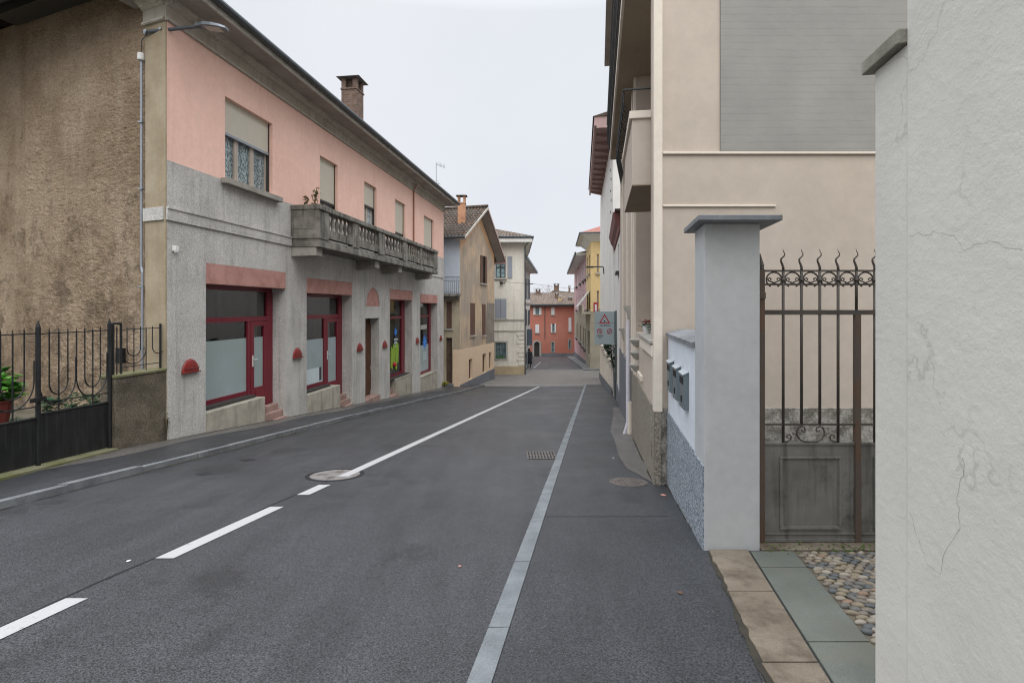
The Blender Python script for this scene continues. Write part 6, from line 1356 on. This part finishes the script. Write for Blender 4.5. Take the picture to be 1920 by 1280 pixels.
# ================================================================== NEAR PILLAR AND WALL (right edge)
NF = Fr(1.525, 1.97, .17, 1, -1)
np_ = thing('wall_pillar', 'rough white pillar with sloping mossy stone cap against the near white wall', 'pillar', (1.6, 2.1, g(2.1)))
mb = MB(); mb.box(NF, .009, .245, -.35, -.0, -1, 2.62); mb.build('shaft', 'near_white', np_, bev=.008)
mb = MB(); mb.box(NF, .002, .285, -.38, .035, 2.62, 2.68); mb.build('cap', plaster('mossy_cap_stone', '9a988c', '7f7d70', 6, grain=60, gstr=.8, gdist=.006, blot=.8, streakcol='4b4a40', streak=.3), np_, bev=.006)
nw = thing('near_building', 'rough trowelled white building wall filling the right edge', 'building', (1.3, 0, g(0)))
mb = MB(); mb.box(NF, -6.0, 0, -4.2, .006, -.8, 6.2); mb.build('wall', 'near_white', nw, bev=.006)

def crack(pts_, w0):
    mb = MB(); rn = random.Random(int(pts_[0][0])); P = []
    for (a, b), (c, d_) in zip(pts_, pts_[1:]):
        for k in range(5): t_ = k/5; P.append((a+(c-a)*t_+rn.gauss(0, 1.2), b+(d_-b)*t_+rn.gauss(0, 1.6)))
    Q = [NF.at(u, v, .007) for u, v in P]
    for i in range(len(Q)-1):
        (s0, z0), (s1, z1) = Q[i], Q[i+1]; dx, dz = s1-s0, z1-z0; l = math.hypot(dx, dz) or 1; w_ = w0*rn.uniform(.5, 1.3); nx, nz = -dz/l*w_, dx/l*w_
        mb.add([NF.p(s0-nx, .0068, z0-nz), NF.p(s1-nx, .0068, z1-nz), NF.p(s1+nx, .0068, z1+nz), NF.p(s0+nx, .0068, z0+nz)], [(0, 1, 2, 3)])
    mb.build('crack', 'crack', nw)
MATS['crack'] = plain('plaster_crack', (163, 163, 158), .9)
crack([(1705, 446), (1722, 437), (1736, 442), (1750, 434), (1790, 444), (1806, 470), (1832, 458), (1862, 452), (1884, 462), (1925, 468)], .0006)
crack([(1706, 960), (1722, 1010), (1738, 1058), (1764, 1076), (1768, 1042), (1800, 990), (1794, 930), (1808, 880), (1806, 850)], .0007)
0 and crack([(1850, 1280), (1860, 1200), (1848, 1150), (1870, 1100)], .0008)
# ================================================================== PERSON
def person():
    x, y = 1.47, 44.0; z = g(y)+.06; t = thing('person', 'person in a long dark coat walking away beside the cream house corner', 'person', (x, y, z))
    J = {'pelvis': (0, 0, .92), 'waist': (0, 0, 1.08), 'chest': (0, -.02, 1.32), 'neck': (0, -.02, 1.48), 'head': (0, 0, 1.60), 'crown': (0, 0, 1.70),
         'lsh': (-.19, 0, 1.40), 'lel': (-.25, .03, 1.13), 'lwr': (-.24, -.06, .90), 'lha': (-.23, -.08, .80), 'rsh': (.19, 0, 1.40), 'rel': (.26, .05, 1.15), 'rwr': (.27, -.02, .92), 'rha': (.26, -.05, .82),
         'lhi': (-.10, 0, .88), 'lkn': (-.10, -.08, .50), 'lan': (-.10, .02, .10), 'lto': (-.11, .18, .04), 'rhi': (.10, 0, .88), 'rkn': (.10, .08, .50), 'ran': (.10, -.14, .12), 'rto': (.11, .0, .04)}
    R = dict(pelvis=.16, waist=.14, chest=.17, neck=.06, head=.095, crown=.07, lsh=.08, lel=.055, lwr=.04, lha=.04, rsh=.08, rel=.055, rwr=.04, rha=.04, lhi=.10, lkn=.07, lan=.05, lto=.04, rhi=.10, rkn=.07, ran=.05, rto=.04)
    E = [('pelvis', 'waist'), ('waist', 'chest'), ('chest', 'neck'), ('neck', 'head'), ('head', 'crown'), ('chest', 'lsh'), ('lsh', 'lel'), ('lel', 'lwr'), ('lwr', 'lha'), ('chest', 'rsh'), ('rsh', 'rel'), ('rel', 'rwr'), ('rwr', 'rha'),
         ('pelvis', 'lhi'), ('lhi', 'lkn'), ('lkn', 'lan'), ('lan', 'lto'), ('pelvis', 'rhi'), ('rhi', 'rkn'), ('rkn', 'ran'), ('ran', 'rto')]
    ks = list(J); me = bpy.data.meshes.new('body'); me.from_pydata([J[k] for k in ks], [(ks.index(a), ks.index(b)) for a, b in E], [])
    o = bpy.data.objects.new('body', me); C.collection.objects.link(o); o.parent = t; me.materials.append(MATS['coat'])
    o.modifiers.new('skin', 'SKIN'); 
    for i, k in enumerate(ks): me.skin_vertices[0].data[i].radius = (R[k], R[k]*.85)
    me.skin_vertices[0].data[0].use_root = True; o.modifiers.new('sub', 'SUBSURF').levels = 2; o.modifiers['sub'].render_levels = 2
    LOC['body_p'] = (x, y, z)
    mb = MB(); mb.lathe((x, y, z), [(.27, .42), (.26, .6), (.22, .95), (.20, 1.1), (.23, 1.35), (.17, 1.46), (.07, 1.5)], 16); mb.v = [(vx, y+(vy-y)*.75, vz) for vx, vy, vz in mb.v]; mb.build('coat', 'coat', t, smooth=True)
    mb = MB(); mb.lathe((x, y-.01, z), [(.09, 1.53), (.105, 1.60), (.10, 1.67), (.06, 1.72), (.01, 1.735)], 12); mb.build('hair', 'hair', t, smooth=True)
person()
# small litter on the pavement
for i, (u, v, r, m_, lb) in enumerate(((1275, 1107, .018, 'door_grey', 'brown fallen leaf on the near pavement'), (862, 1062, .012, 'pink_lintel', 'small pink scrap lying on the road'), (1244, 926, .03, 'pink_lintel', 'pinkish stone fragment at the foot of the pebbledash wall'), (241, 1052, .014, 'white_plastic', 'white paper scrap on the road near the centre line'), (1150, 857, .014, 'white_plastic', 'tiny white scrap on the right pavement'))):
    side = u > 1000 and v > 840 and i != 1; y = (1440 if side else 1536)/(v-677); x = (u-960)/960*y; z = g(y)+(.087 if side else .002); mb = MB(); k = 7
    P = [(x+r*math.cos(2*math.pi*j/k)*(1+.4*math.sin(j*2.3)), y+r*1.6*math.sin(2*math.pi*j/k), 0) for j in range(k)]; z += .004
    mb.add([(a, b, z+(b-y)*-.104) for a, b, _ in P]+[(x, y, z+r*.45)], [(j, (j+1) % k, k) for j in range(k)]+[tuple(range(k))]); tag(mb.build('fallen_leaf' if i == 0 else ('stone_fragment' if i == 2 else 'litter'), m_, origin=(x, y, z)), lb, 'leaf' if i == 0 else ('stone' if i == 2 else 'litter'))
